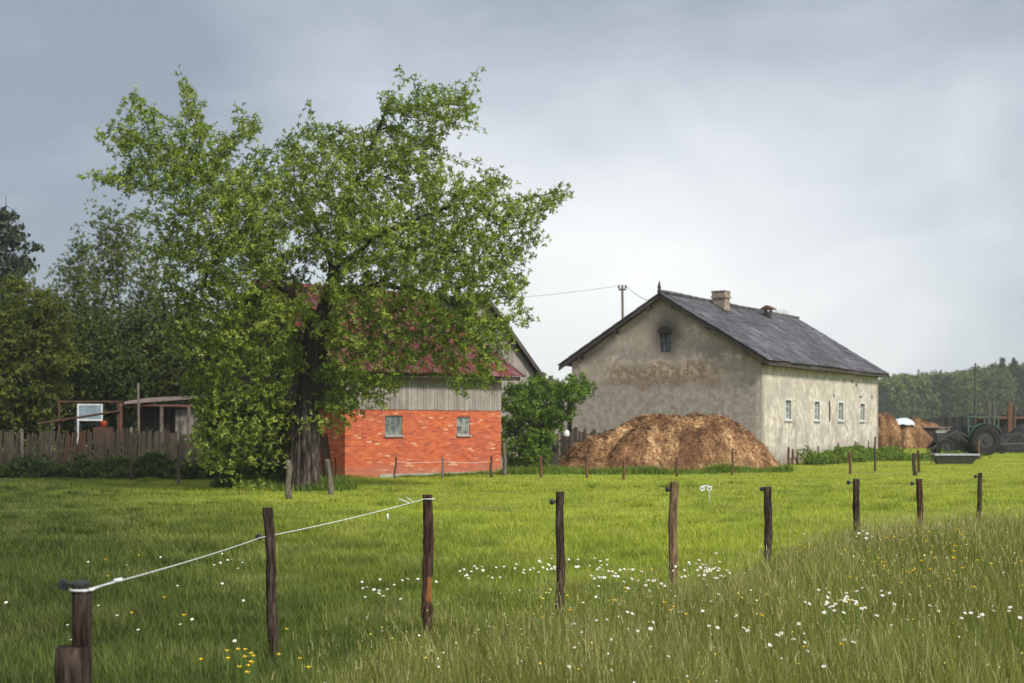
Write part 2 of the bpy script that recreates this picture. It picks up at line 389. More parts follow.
M['tractor_green'] = simple('tractor_green', (.03,.07,.05), (.08,.14,.10), 4, .55)
M['metal'] = simple('metal', (.30,.32,.35), (.50,.52,.55), 3, .45, metal=.3)
M['dark_metal'] = simple('dark_metal', (.045,.042,.04), (.09,.085,.08), 5, .6, metal=.2)
M['rust'] = simple('rust', (.07,.03,.02), (.15,.07,.045), 6, .85)
M['tarp'] = simple('tarp', (.42,.47,.50), (.68,.72,.74), 1.5, .5)
M['red_plastic'] = simple('red_plastic', (.50,.07,.035), (.62,.11,.05), 4, .4)
M['green_plastic'] = simple('green_plastic', (.01,.26,.12), (.02,.34,.17), 4, .4)
M['pale_blue'] = simple('pale_blue', (.12,.17,.20), (.28,.35,.38), 2.5, .5)
M['petal'] = simple('petal', (.64,.65,.64), (.76,.76,.75), 20, .7)
M['yellow'] = simple('yellow', (.78,.52,.02), (.85,.62,.03), 20, .6)
M['stem'] = simple('stem', (.08,.13,.03), (.12,.18,.04), 10, .7)
M['soil'] = simple('soil', (.10,.06,.035), (.19,.12,.07), 5, .95)
t = NT('glass'); n = t.noise(t.co(), 2.5, 3)
M['glass'] = t.out(t.ramp(n, [(.35,(.03,.04,.045)),(.65,(.16,.20,.22))]), .12, n, .05, .01, .6)
t = NT('dusty_glass'); n = t.noise(t.co(), 3.5, 5)
M['dusty_glass'] = t.out(t.ramp(n, [(.42,(.07,.082,.08)),(.6,(.22,.24,.225))]), .3, n, .05, .01, .5)

# ground
t = NT('ground'); v = t.co(); n1 = t.noise(v, .22, 5, .6); n2 = t.noise(v, 1.5, 6, .7); n3 = t.noise(v, 12, 5, .7)
c = t.ramp(n1, [(.35,(.22,.26,.03)),(.65,(.33,.37,.038))])
c = t.mix(t.ramp(n2, [(.45,(0,0,0)),(.7,(.6,.6,.6))]), c, (.15,.19,.03))
c = t.mix(t.math('MULTIPLY', n3, .5), c, (.085,.10,.025))
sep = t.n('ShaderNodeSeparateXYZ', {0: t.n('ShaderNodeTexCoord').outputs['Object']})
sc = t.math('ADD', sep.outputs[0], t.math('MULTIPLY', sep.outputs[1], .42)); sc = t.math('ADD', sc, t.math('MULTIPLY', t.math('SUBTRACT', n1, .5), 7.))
c = t.mix(t.band(sc, 11.5, 1.5), c, (.05,.07,.016))  # the same painted-in shade, darkening the soil towards the near left
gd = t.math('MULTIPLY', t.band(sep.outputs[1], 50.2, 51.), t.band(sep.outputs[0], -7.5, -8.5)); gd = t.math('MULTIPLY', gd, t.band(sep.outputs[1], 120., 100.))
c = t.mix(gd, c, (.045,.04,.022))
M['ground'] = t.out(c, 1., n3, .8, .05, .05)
SKY_K, SUN_E, HAZE, EXPO = 8.6, 3.2, .0003, 0.5
# ------------------------------------------------------------------ ground sheet
def axis_pts(pairs):
    out = [pairs[0][0]]
    for (a, b, st) in pairs:
        n = max(1, round((b - a) / st)); out += [a + (b - a) * (i + 1) / n for i in range(n)]
    return np.array(out)
xs = axis_pts([(-3000,-400,520), (-400,-60,34), (-60,-14,1.5), (-14,14,.35), (14,60,1.0), (60,400,34), (400,3000,520)])
ys = axis_pts([(-300,-10,30), (-10,4,1), (4,30,.35), (30,100,1.), (100,400,20), (400,3500,400)])
XX, YY = np.meshgrid(xs, ys); ZZ = g(XX, YY)
nx, ny = len(xs), len(ys)
idx = np.arange(nx * ny).reshape(ny, nx)
L = np.stack([idx[:-1,:-1], idx[:-1,1:], idx[1:,1:], idx[1:,:-1]], -1).reshape(-1)
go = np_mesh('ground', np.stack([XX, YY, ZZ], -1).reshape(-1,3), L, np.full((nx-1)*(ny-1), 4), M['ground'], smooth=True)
tag(go, 'green farm field of grass and earth', None, None, 'structure')

# ------------------------------------------------------------------ grass
def poly_world(pts): return [tuple(on_ground(*p)[:2]) for p in pts]
MEAD = np.array([(-1.75, 8.0), (-1.15, 11.3), (-.7, 12.6), (.6, 14.2), (1.9, 15.2), (2.7, 16.3), (3.6, 18.2), (5.4, 20.5), (8.8, 23.5), (14, 27)])
def meadow_far(x):   # y of the meadow's far edge at x
    return np.interp(x, MEAD[:,0], MEAD[:,1])
def in_view(x, y, m=2.0): return np.abs(x) < .362 * y + m

def vnoise(x, y, s, sd):
    r = np.random.default_rng(sd); tot = 0
    for k in range(4):
        a = r.uniform(0, 6.28); ph = r.uniform(0, 6.28, 2); f = s * (1.5 ** k)
        tot = tot + np.sin((x*math.cos(a) + y*math.sin(a)) * f + ph[0]) * np.sin((-x*math.sin(a) + y*math.cos(a)) * f + ph[1]) / (1.3 ** k)
    return tot
def pts(n, x0, x1, y0, y1):
    return rng.uniform(x0, x1, n), rng.uniform(y0, y1, n)

# tall meadow, the near side of the wire fence
n = 330000
x, y = pts(n, -3, 11.5, 7.2, 27)
dens = np.clip(14.0 / y, .45, 1.2) / 1.2
mf = meadow_far(x) + .5 * vnoise(x, y, 1.3, 3) + 1.0
k = (x > -1.9 + .35 * vnoise(x, y, 2.5, 6)) & (y < mf) & in_view(x, y, 1.6) & (rng.random(n) < dens * (.12 + .88 * sst(0, 3.2, mf - y)))
x, y = x[k], y[k]; n = len(x)
edge = sst(-1.2, 2.6, meadow_far(x) - y) * sst(-1.9, -.9, x)
patch = vnoise(x, y, 1.1, 5)
ht = (.09 + .24 * edge) * rng.uniform(.55, 1.35, n) * (1 + .28 * np.clip(patch, -1, 1.2))
wd = rng.uniform(.003, .0062, n) * np.clip(y / 12, .9, 2)
z = g(x, y) - .01
rnd = np.clip(rng.normal(.40, .27, n) + .14 * patch, 0, 1)
A = blades(np.stack([x, y, z], 1), ht, wd, rng.uniform(0, 6.28, n), rng.uniform(0, .25, n), rng.uniform(.05, .6, n), 3, rnd)
# flowering stalks with pale seed heads
n2 = 19000
x, y = pts(n2, -2.5, 11.5, 8, 27)
k = (y < meadow_far(x) - rng.uniform(-.8, 1.2, n2)) & in_view(x, y, 1.6) & (x > -1.4)
x, y = x[k], y[k]; n2 = len(x)
hs = rng.uniform(.30, .56, n2) * (.75 + .25 * sst(0, 1.5, meadow_far(x) - y)); az = rng.uniform(0, 6.28, n2)
ln = rng.uniform(0, .3, n2); bd = rng.uniform(0, .25, n2)
B = blades(np.stack([x, y, g(x, y)], 1), hs, np.full(n2, .0028) * np.clip(y/12, 1, 1.8), az, ln, bd, 3, rng.uniform(.3, .7, n2))
tip = np.stack([x + np.cos(az)*(ln+bd)*hs*.86, y + np.sin(az)*(ln+bd)*hs*.86, g(x, y) + hs * (1-.25*bd) * .88], 1)
tv = [(-.004,0,0),(0,.003,-.004),(.004,0,0),(.0025,0,.055),(-.0025,0,.055),(0,-.003,.02)]
tf = [(0,1,2,3),(0,3,4,5)]
C = scatter(tv, tf, tip, rand_rot(n2, rng, .5), rng.uniform(.5, 1.05, n2), rng.uniform(.75, 1, n2))
mo = np_mesh('meadow_grass', *join([A, B, C])[:3], M['meadow'], attr=join([A, B, C])[3])
tag(mo, 'tall olive green meadow grass with seed heads on the near side of the wire fence', 'grass', None, 'stuff')

# shorter rough grass left foreground
n = 300000
x, y = pts(n, -13, 3.5, 8.5, 30)
k = (y > meadow_far(x) - .3) | (x < -1.5)
dens = np.clip(13.0 / y, .3, 1.2) / 1.2 * sst(30, 22, y)
k &= in_view(x, y, 1.6) & (rng.random(n) < dens)
x, y = x[k], y[k]; n = len(x); patch = vnoise(x, y, 1.4, 11)
tuft = np.clip(vnoise(x, y, 3.1, 12), 0, 2)
ht = .085 * rng.uniform(.4, 1.5, n) * (1 + .6 * tuft) + .03 * sst(14, 9, y)
A = blades(np.stack([x, y, g(x, y) - .005], 1), ht, rng.uniform(.004, .0075, n) * np.clip(y / 12, .9, 2), rng.uniform(0, 6.28, n), rng.uniform(0, .5, n), rng.uniform(.1, .8, n), 2, np.clip(rng.normal(.42, .2, n) + .1 * patch - .12 * tuft, 0, 1))
tag(np_mesh('rough_grass', A[0], A[1], A[2], M['lawn'], attr=A[3]), 'short green tufted grass, shade painted into its colour, in the left foreground beyond the rope fence', 'grass', None, 'stuff')

# grazed pasture
n = 620000
u = rng.random(n); y = 15 + (84 - 15) * u ** .8; x = rng.uniform(-1, 1, n) * (.362 * y + 2.5)
k = (y > meadow_far(np.clip(x, -20, 14)) - .5) & (rng.random(n) < sst(15, 27, y + 1.5 * vnoise(x, y, .8, 4) + 8 * sst(-1, 3, x)))
k &= ~((x > 3) & (y < meadow_far(np.clip(x, 3, 14)) - 2.2))
k &= ~((x < -7.9) & (y > 49.6))
x, y = x[k], y[k]; n = len(x); patch = vnoise(x, y, .5, 21); tuft = np.clip(vnoise(x, y, 1.2, 22) - .5, 0, 2)
far = np.clip(y / 25, .8, 2.6)
ht = .05 * rng.uniform(.5, 1.3, n) * (1 + .35 * tuft) * (1 + .15 * (far - 1))
A = blades(np.stack([x, y, g(x, y) - .004], 1), ht, rng.uniform(.008, .015, n) * far, rng.uniform(0, 6.28, n), rng.uniform(0, .6, n), rng.uniform(.1, .7, n), 1, np.clip(rng.normal(.5, .2, n) + .10 * patch - .22 * tuft, 0, 1))
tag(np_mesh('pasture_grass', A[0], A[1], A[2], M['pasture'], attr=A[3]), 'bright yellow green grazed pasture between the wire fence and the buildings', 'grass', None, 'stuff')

# tussocks the cattle leave
nt = 900; tx, ty = rng.uniform(-1, 1, nt), 12.5 + 40 * rng.random(nt) ** 1.3; tx = tx * (.362 * ty + 1)
k = (ty > meadow_far(np.clip(tx, -20, 14)) + .4) & ((tx < -6.5) | (ty < 46)); tx, ty = tx[k], ty[k]; nt = len(tx)
m_ = 150; ci = np.repeat(np.arange(nt), m_); rr_ = rng.uniform(.12, .55, nt)[ci]; n = len(ci)
x = tx[ci] + rng.normal(0, 1, n) * rr_ * .9; y = ty[ci] + rng.normal(0, 1, n) * rr_ * .45; far = np.clip(y / 22, .8, 2)
tv_ = rng.uniform(.0, .5, nt)[ci]; th_ = rng.uniform(.08, .19, nt)[ci]
A = blades(np.stack([x, y, g(x, y) - .004], 1), th_ * rng.uniform(.5, 1.3, n), rng.uniform(.005, .010, n) * far, rng.uniform(0, 6.28, n), rng.uniform(0, .7, n), rng.uniform(.2, .9, n), 2, np.clip(tv_ + rng.normal(0, .15, n), 0, 1))
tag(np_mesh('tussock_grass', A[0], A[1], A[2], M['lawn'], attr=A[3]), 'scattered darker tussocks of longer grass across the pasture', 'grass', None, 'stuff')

# rank grass along the foot of the heap, barn, fence and stakes
def strip(name, label, P0, P1, wid, n, h0, h1, mat, vr=(0, 1), w=(.012, .03)):
    t_ = rng.random(n); q = rng.normal(0, .4, n) * wid
    dx, dy = P1[0]-P0[0], P1[1]-P0[1]; L_ = math.hypot(dx, dy)
    x = P0[0] + dx*t_ - dy/L_*q; y = P0[1] + dy*t_ + dx/L_*q
    hh = rng.uniform(h0, h1, n) * (.75 + .35 * vnoise(x, y, 1.6, 5)) ; hh = np.clip(hh, .03, 9)
    A = blades(np.stack([x, y, g(x, y)-.01], 1), hh, rng.uniform(*w, n), rng.uniform(0, 6.28, n), rng.uniform(0, .5, n), rng.uniform(.1, .9, n), 2, rng.uniform(*vr, n))
    return A
parts = [strip('', '', (-.5, 53.5), (10.8, 55.5), .9, 20000, .16, .42, None),
         strip('', '', (-6.2, 49.3), (.4, 54.9), .35, 5000, .06, .22, None),
         strip('', '', (8.5, 57.), (11, 63.8), 1.0, 5000, .1, .3, None),
         strip('', '', (0, 54.8), (3.8, 60.5), 1.2, 6000, .1, .3, None),
         strip('', '', (-7.5, 41), (-4.5, 40.2), .8, 3500, .1, .45, None)]
A = join(parts)
tag(np_mesh('rank_grass', A[0], A[1], A[2], M['nettle'], attr=A[3]), 'lush taller green grass along the foot of the barn and straw heap', 'grass', None, 'stuff')

# leafy weeds: a cloud of small leaves on the ground strips
LEAF = np.array([(0,0,0),(.024,.045,.008),(0,.105,-.012),(-.024,.045,.008)])
def rosette(nl, size, spread=1.0, seed=1):
    r = np.random.default_rng(seed); R = rand_rot(nl, r, 1.9 * spread)
    V = np.einsum('nij,kj->nki', R, LEAF * size).reshape(-1,3)
    Fc = (np.array([(0,1,2,3)])[None] + (np.arange(nl)*4)[:,None,None]).reshape(-1,4)
    return V, Fc
def leafcloud(P, size, nl, mat_v=(0,1), seed=3):
    tv, tf = rosette(nl, 1.0, 1.2, seed); n = len(P); r = np.random.default_rng(seed+5)
    return scatter(tv, tf, P, rand_rot(n, r, math.pi), size * r.uniform(.7, 1.3, n), np.clip(r.uniform(*mat_v, n), 0, 1))
def weeds(P0, P1, wid, n, h, size=1.3):
    t_ = rng.random(n); q = rng.normal(0, .45, n) * wid; dx, dy = P1[0]-P0[0], P1[1]-P0[1]; L_ = math.hypot(dx, dy)
    x = P0[0] + dx*t_ - dy/L_*q; y = P0[1] + dy*t_ + dx/L_*q
    top = np.clip(h * (.6 + .3 * vnoise(x, y, 1.9, 8)), .08, 3)
    z = g(x, y) + top * rng.random(n) ** .7
    return leafcloud(np.stack([x, y, z], 1), size, 6, (.1, .9))
A = weeds((14.0, 66.6), (21.4, 79.6), .7, 4200, .8)
A2 = weeds((20, 74), (26, 80), .8, 900, .5)
A = join([A, A2])
tag(np_mesh('nettles', A[0], A[1], A[2], M['nettle'], attr=A[3]), 'bed of green nettles along the pale side wall of the grey house', 'nettles', None, 'stuff')
A = join([weeds((-20, 52.2), (-8.6, 51.2), 1.0, 5000, 1.15, 1.6), weeds((-21, 54.), (-8.4, 53.5), 1.0, 4000, 1.2, 1.8), weeds((-19, 49.8), (-9.3, 48.2), .7, 5200, .75, 1.5), weeds((-9.5, 47.8), (-6.5, 46.3), .8, 1500, .55, 1.4)])
tag(np_mesh('weeds', A[0], A[1], A[2], M['leaf_dark'], attr=A[3]), 'dark leafy weeds along the foot of the picket fence', 'weeds', None, 'stuff')

# ------------------------------------------------------------------ wire fence posts
FP = {}
def fence_post(i, Y, top, foot_px, r, mat, label, ins=None, flare=0, knots=()):
    T = at(top[0], top[1], Y); X0 = (foot_px - 512) * Y / F; z0 = gz(X0, Y) - .12
    root = thing('fence_post', label, 'fence post', (X0, Y, gz(X0, Y)), 0, 'posts of the wire fence in the foreground')
    b = MB(); n = 26; pts_ = []; rs = []
    h = T.z - gz(X0, Y); ph = random.uniform(0, 6)
    for k in range(n + 1):
        q = k / n; zz = -.12 + (h + .12) * q
        pts_.append(((T.x - X0) * q + .006 * math.sin(q * 9 + ph), .006 * math.cos(q * 7 + ph), zz))
        rr = r * (1.06 - .1 * q) * (1 + .05 * math.sin(q * 23 + ph) + random.uniform(-.035, .035))
        if flare and q > .95: rr *= 1 + flare
        for (kz, ks) in knots:
            rr *= 1 + ks * math.exp(-((zz - kz) / .035) ** 2)
        rs.append(rr)
    pts_.append(tuple(Vector(pts_[-1]) + Vector((0, 0, .004)))); rs.append(rs[-1] * .86)
    b.tube(pts_, rs, 16, True, .06)
    b.build('pole', M[mat], root, smooth=True)
    for fc in bpy.data.objects[root.name].children[0].data.polygons:
        if len(fc.vertices) > 4: fc.use_smooth = False
    if ins:
        I = at(ins[0], ins[1], Y); lx = I.x - X0; lz = I.z - gz(X0, Y); w = MB()
        px_ = (T.x - X0) * lz / h
        w.tube([(px_ - r * .7, 0, lz), (lx + .012, -.0, lz)], .006, 6)
        w.torus((lx, 0, lz), .018, .009, 'y'); w.tube([(lx, -.014, lz), (lx, .014, lz)], .011, 8)
        w.build('insulator', M['black_plastic'], root, smooth=True)
    FP[i] = (root, T, X0, Y); return root
NB = ' of the wire fence'
# post 1: sawn pole lashed to a thicker stump
Y1 = 5.9
p1 = thing('fence_post', 'thick dark cut off fence post with a stump step in the lower left corner', 'fence post', (at(80, 0, Y1).x, Y1, gz(at(80,0,Y1).x, Y1)), 0, 'posts of the wire fence in the foreground')
x1 = p1.location.x; z1 = p1.location.z
b = MB(); zt = at(82, 586, Y1).z - z1; zs = at(73, 646, Y1).z - z1
xa = at(82, 0, Y1).x - x1; xb = at(74.5, 0, Y1).x - x1
pp = [(xa, .0, -.1 + (zt + .1) * k / 20) for k in range(21)]
b.tube(pp, [.0405 * (1 + random.uniform(-.03, .03)) for _ in pp], 16, True, .03)
b.build('pole', M['post_dark'], p1, smooth=True)
b = MB(); pp = [(xb + .004 * math.sin(k), -.025, -.1 + (zs + .1) * k / 12) for k in range(13)]
b.tube(pp, [.066 * (1 + random.uniform(-.05, .05)) for _ in pp], 14, True, .05)
b.build('stump', M['post_dark'], p1, smooth=True)
b = MB(); zc = at(0, 584.5, Y1).z - z1
b.tube([(xa-.01,0,zt+.001),(xa-.01,0,zt+.012),(xa-.01,0,zt+.02)],[.043,.043,.03],12)
b.tube([(xb - .035, -.01, zc), (xb - .06, -.01, zc - .004)], .008, 6); b.torus((xb - .045, -.01, zc), .016, .008)
b.build('insulator', M['black_plastic'], p1)
fence_post(2, 11.3, (268, 508), 275, .040, 'post_dark', 'slim dark round post the white rope passes, second from left', (259, 537), .12)
fence_post(3, 12.55, (428, 495), 427.5, .045, 'post_bare', 'knobbly brown post with an orange bare patch where the white rope ends', None, .02, ((.22, .3), (.85, .22), (.78, .15)))
fence_post(4, 13.8, (560, 492), 560.5, .041, 'post_dark', 'straight dark brown post standing behind a clump of daisies, fourth from left', (552, 502))
fence_post(5, 15.0, (673.5, 482), 672.5, .046, 'post_tan', 'pale tan debarked post in front of the straw heap', (667.5, 489.5))
fence_post(6, 16.3, (768, 487), 768, .045, 'post_chip', 'dark post with an orange chipped top', (762, 489))
fence_post(7, 17.5, (856, 479), 857.5, .041, 'post_dark', 'dark straight post with a daisy at its foot, third from the right', (848.5, 482.5))
fence_post(8, 18.8, (919.5, 479), 920.5, .042, 'post_red', 'reddish brown round post, second from the right', (912, 483.5), .05)
fence_post(9, 20.0, (980.5, 473), 977, .031, 'post_dark', 'thin dark leaning post at the right end of the row', (975.5, 476.5))

def sag(p, q, d, n=14): return [Vector(p).lerp(Vector(q), k/n) - Vector((0,0,4*d*(k/n)*(1-k/n))) for k in range(n+1)]
a1 = at(92, 588, Y1) + Vector((0, -.04, 0)); a2 = at(262, 537., 11.3) + Vector((0, -.05, 0)); a3 = at(424, 499, 12.55) + Vector((0, -.05, 0))
b = MB(); rp = sag(a1, a2, .012) + sag(a2, a3, .015)[1:] 
b.tube(rp, .0027, 6)
b.torus((at(82,587,Y1).x, Y1 - .0, at(0,589.5,Y1).z), .047, .0045, 'z', 20)
kn = a1.lerp(a2, .09); b.tube([a1 + Vector((-.02,0,-.012)), kn], .004, 6); b.tube([kn - Vector((.012,0,0)), kn + Vector((.02,.02,.004))], .0085, 8)
b.torus((a3.x + .04, 12.55, a3.z + .002), .051, .004, 'z', 20)
sp = a2.lerp(a3, .9)
b.tube([sp, sp + Vector((-.09, 0, .035))], .004, 5); b.tube([sp + Vector((.04,0,.005)), sp + Vector((-.02, 0, .05))], .003, 5)
b.tube([a2.lerp(a3,.76) - Vector((0,0,.05)), a2.lerp(a3,.76) - Vector((0,0,.10))], [.006, .013], 6)
tag(b.build('fence_rope', M['rope'], None, True), 'white rope strung from the corner stump past the second post to the third', 'rope')
b = MB()
keys = [at(428, 500, 12.55), at(552, 502, 13.8), at(667.5, 489.5, 15.), at(762, 489, 16.3), at(848.5, 482.5, 17.5), at(912, 483.5, 18.8), at(975.5, 476.5, 20)]
for p, q in zip(keys[:-1], keys[1:]): b.tube(sag(p, q, .06), .0009, 4, False)
tag(b.build('fence_wire', M['wire'], None, True), 'thin dark wire running along the insulators of the seven right hand posts', 'wire')

# plastic stake with two white loops, out in the pasture
P = on_ground(709, 503)
st = thing('plastic_stake', 'small white plastic stake with two loops alone in the pasture', 'plastic stake', P)
b = MB(); b.tube([(0,0,-.05),(.01,0,.30)], .008, 6); b.build('rod', M['white_paint'], st)
for sx in (-.16, .0):
    b = MB(); b.torus((sx + .0, 0, .33), .045, .02, 'y'); b.tube([(sx+.03,0,.36),(sx+.075,0,.40)], .012, 6); b.build('loop', M['white_paint'], st, True)
b = MB(); b.tube([(-.13,0,.40),(.0,0,.41)], .012, 6); b.build('crossbar', M['white_paint'], st)

# ------------------------------------------------------------------ thin stakes by the buildings
def stake(px, yt, yb, label, mat='stake_rust', r=.04, lean=0, name='stake', D=None, n=7):
    P = on_ground(px, yb) if D is None else Vector(((px-512)*D/F, D, gz((px-512)*D/F, D)))
    if 762 < px < 885 and D is None:
        u_ = (px - 512) / F; Dw = 65 + .86 * (65*u_ - 11.43) / (.51 - .86*u_) - 1.5
        if P.y > Dw: P = Vector((u_*Dw, Dw, gz(u_*Dw, Dw)))
    top = H - (yt - HOR) * P.y / F - P.z
    b = MB(); ks = 7; ph = random.uniform(0, 6)
    b.tube([(lean*k/ks + .012*math.sin(k*1.3+ph), .01*math.cos(k+ph), -.1 + (top+.1)*k/ks) for k in range(ks+1)], [r*(1.08-.2*k/ks)*(1+random.uniform(-.07,.07)) for k in range(ks+1)], 9, True, .06)
    o = b.build(name, M[mat], None, True); o.location = P
    return tag(o, label, 'stake', 'thin stakes in front of the farm buildings')
ST = [
 (229, 458, 487, 'short grey leaning stake with a pale top left of the big tree', 'post_grey', .07, .17),
 (288.5, 460, 499, 'grey weathered post in front of the big tree trunk', 'post_grey', .075, 0),
 (332, 459, 495, 'grey post with a whitish top leaning beside the tree trunk', 'post_grey', .075, -.12),
 (335.5, 457, 482, 'thin rusty stake at the left corner of the brick wall', 'stake_rust', .03, 0),
 (178, 458, 485, 'short grey stake in the weeds in front of the picket fence', 'post_grey', .05, .03),
 (131, 462, 481, 'low double stub stake against the middle of the picket fence', 'post_dark', .045, .02),
 (394, 457, 479, 'thin leaning stake in front of the left window of the brick barn', 'post_dark', .035, .08),
 (442.5, 458, 479, 'thin grey stake in front of the brick wall, between its two windows', 'post_grey', .04, 0),
 (491, 456, 478, 'dark stake in front of the right end of the brick wall', 'post_dark', .045, 0),
 (505, 443, 476, 'taller grey post at the right hand corner of the brick barn', 'post_grey', .07, -.02),
 (521, 452, 466, 'thin stake in front of the green bush', 'stake_rust', .04, 0),
 (541.5, 456, 478, 'orange brown stake to the left of the straw heap, nearest the camera', 'stake_rust', .055, -.03),
 (555, 449, 467, 'thin rusty stake at the dark board fence beside the straw heap', 'stake_rust', .05, 0),
 (586.5, 454, 478, 'rust red stake in front of the left end of the straw heap', 'stake_rust', .05, .02),
 (624, 460, 480, 'short stake in front of the straw heap, below its left shoulder', 'stake_rust', .05, 0),
 (660.5, 461, 473, 'very short stub of a stake in front of the middle of the straw heap', 'stake_rust', .04, 0),
 (676.5, 457, 477, 'stake just to the left of the pale tan post, against the straw heap', 'post_red', .045, 0),
 (732.5, 448, 475, 'taller thin stake in front of the right part of the straw heap', 'stake_rust', .045, .01),
 (788.5, 447, 464, 'brown stake at the house corner, left one of a close row', 'post_red', .06, .0),
 (792.5, 449, 465, 'brown stake at the house corner, middle one of a close row', 'post_red', .055, .02),
 (797, 452, 465, 'short brown stake at the house corner, right one of a close row', 'post_red', .06, .03),
 (807.5, 446, 465, 'pale grey stake at the left end of the nettles', 'post_grey', .06, .03),
 (818.5, 446, 462, 'pale stake standing in the nettles under the second side window', 'post_grey', .05, -.02),
 (838, 443, 461, 'dark stake in the nettles below the third side window', 'post_dark', .05, 0),
 (850.7, 451, 475, 'rusty stake on the grass in front of the nettles', 'stake_rust', .05, -.04),
 (855.5, 441, 460, 'rusty stub between the third and fourth side windows', 'stake_rust', .05, 0),
 (868.5, 440, 460, 'thin stub in the nettles near the far corner of the house', 'stake_rust', .04, 0),
 (875, 437, 472, 'tall thin dark stake in front of the far corner of the house', 'post_dark', .045, 0),
 (881, 440, 459, 'rusty stake just past the far corner of the house', 'stake_rust', .05, 0),
 (890.5, 436, 458, 'dark stake in front of the straw stack with the tarpaulin', 'post_dark', .05, 0),
 (915, 453, 476, 'dark post, left one of the leaning pair on the grass', 'post_dark', .075, -.05),
 (919.5, 450, 473, 'dark red post, right one of the leaning pair on the grass', 'post_red', .06, -.06),
 (937.5, 439, 460, 'thin dark stake in front of the tractor front wheel', 'post_dark', .045, 0),
 (978.7, 440, 460, 'orange brown stake in front of the tractor rear wheel', 'stake_rust', .065, 0)]
for s_ in ST: stake(*s_)
# sagging string along the stakes before the brick wall
b = MB(); pr = [on_ground(x_, 479) + Vector((0,0,.62)) for x_ in (394, 442.5, 491)]
for p, q in zip(pr[:-1], pr[1:]): b.tube(sag(p, q, .05), .008, 4, False)
tag(b.build('fence_string', M['rope'], None, True), 'pale string strung between the stakes in front of the brick wall', 'string')
# ------------------------------------------------------------------ walls with openings
def wall(name, mat, parent, origin, ax, nrm, x0, x1, z0, top, holes, thick=.3, extra=()):
    """wall in the plane spanned by ax and z; top(x) is the upper edge; holes = (xa, xb, za, zb)"""
    o = Vector(origin); ax = Vector(ax); nrm = Vector(nrm)
    br = sorted(set([x0, x1] + list(extra) + [h[0] for h in holes] + [h[1] for h in holes]))
    b = MB()
    def P(x, z, d): return o + ax * x + Vector((0, 0, z)) - nrm * d
    for a, c in zip(br[:-1], br[1:]):
        hs = sorted([h for h in holes if h[0] <= a + 1e-6 and h[1] >= c - 1e-6], key=lambda h: h[2])
        segs = []; z = z0
        for h in hs: segs.append((z, z, h[2], h[2])); z = h[3]
        segs.append((z, z, top(a), top(c)))
        for (za, zb, zc, zd) in segs:
            f_ = [P(a, za, 0), P(c, zb, 0), P(c, zd, 0), P(a, zc, 0)]
            k_ = [P(a, za, thick), P(c, zb, thick), P(c, zd, thick), P(a, zc, thick)]
            b.add(f_, [(0,1,2,3)]); b.add(k_, [(3,2,1,0)])
    for (a, c, za, zb) in holes:
        q = [(a,za),(c,za),(c,zb),(a,zb)]
        for i in range(4):
            p_, r_ = q[i], q[(i+1) % 4]
            b.add([P(*p_,0), P(*r_,0), P(*r_,thick), P(*p_,thick)], [(0,1,2,3)])
    b.add([P(x0,z0,0),P(x0,top(x0),0),P(x0,top(x0),thick),P(x0,z0,thick)], [(0,1,2,3)])
    b.add([P(x1,z0,0),P(x1,top(x1),0),P(x1,top(x1),thick),P(x1,z0,thick)], [(3,2,1,0)])
    for a, c in zip(br[:-1], br[1:]): b.add([P(a,top(a),0),P(c,top(c),0),P(c,top(c),thick),P(a,top(a),thick)], [(0,1,2,3)])
    return b.build(name, mat, parent)

def corrugated(name, mat, parent, e0, e1, r0, r1, period=.18, amp=.022, rows=9, th=.02, sagz=.03, ragged=.04):
    """sheet roof between eave line e0-e1 and ridge line r0-r1, corrugations running down the slope"""
    e0, e1, r0, r1 = map(Vector, (e0, e1, r0, r1)); nrm = (e1 - e0).cross(r0 - e0).normalized()
    if nrm.z < 0: nrm = -nrm
    Lr = (e1 - e0).length; nx_ = int(Lr / period * 4); b = MB(); rr = random.Random(int(Lr * 100))
    ph = [rr.uniform(0, 6) for _ in range(6)]
    rg = {}
    for side in (0, 1):
        for j in range(rows * 2):
            row, up = divmod(j, 2)      # overlapping courses: each a little proud at its lower edge
            t_ = (row + up) / rows
            for i in range(nx_ + 1):
                s_ = i / nx_; p = (e0.lerp(e1, s_)).lerp(r0.lerp(r1, s_), t_)
                if row == 0 and up == 0:
                    q = int(i / 20); rg.setdefault(q, rr.uniform(-ragged, ragged)); p = p + (e0 - r0).normalized() * rg[q]
                w = amp * math.sin(2 * math.pi * s_ * Lr / period)
                w += sagz * (math.sin(s_ * 5 + ph[0]) * math.sin(t_ * 4 + ph[1]) + .5 * math.sin(s_ * 13 + ph[2] + t_ * 3))
                w += .018 * (1 - up)
                b.v.append(tuple(p + nrm * (w - side * th)))
    n1 = nx_ + 1
    for side in (0, 1):
        o_ = side * rows * 2 * n1
        for j in range(rows * 2 - 1):
            for i in range(nx_):
                q = (o_ + j*n1 + i, o_ + j*n1 + i + 1, o_ + (j+1)*n1 + i + 1, o_ + (j+1)*n1 + i)
                b.f.append(q if side == 0 else q[::-1]); b.m.append(0)
    o_ = rows * 2 * n1
    for j in (0, rows * 2 - 1):
        for i in range(nx_): b.f.append((j*n1+i, j*n1+i+1, o_+j*n1+i+1, o_+j*n1+i)); b.m.append(0)
    for j in range(rows * 2 - 1):
        for i in (0, nx_): b.f.append((j*n1+i, (j+1)*n1+i, o_+(j+1)*n1+i, o_+j*n1+i)); b.m.append(0)
    return b.build(name, mat, parent)

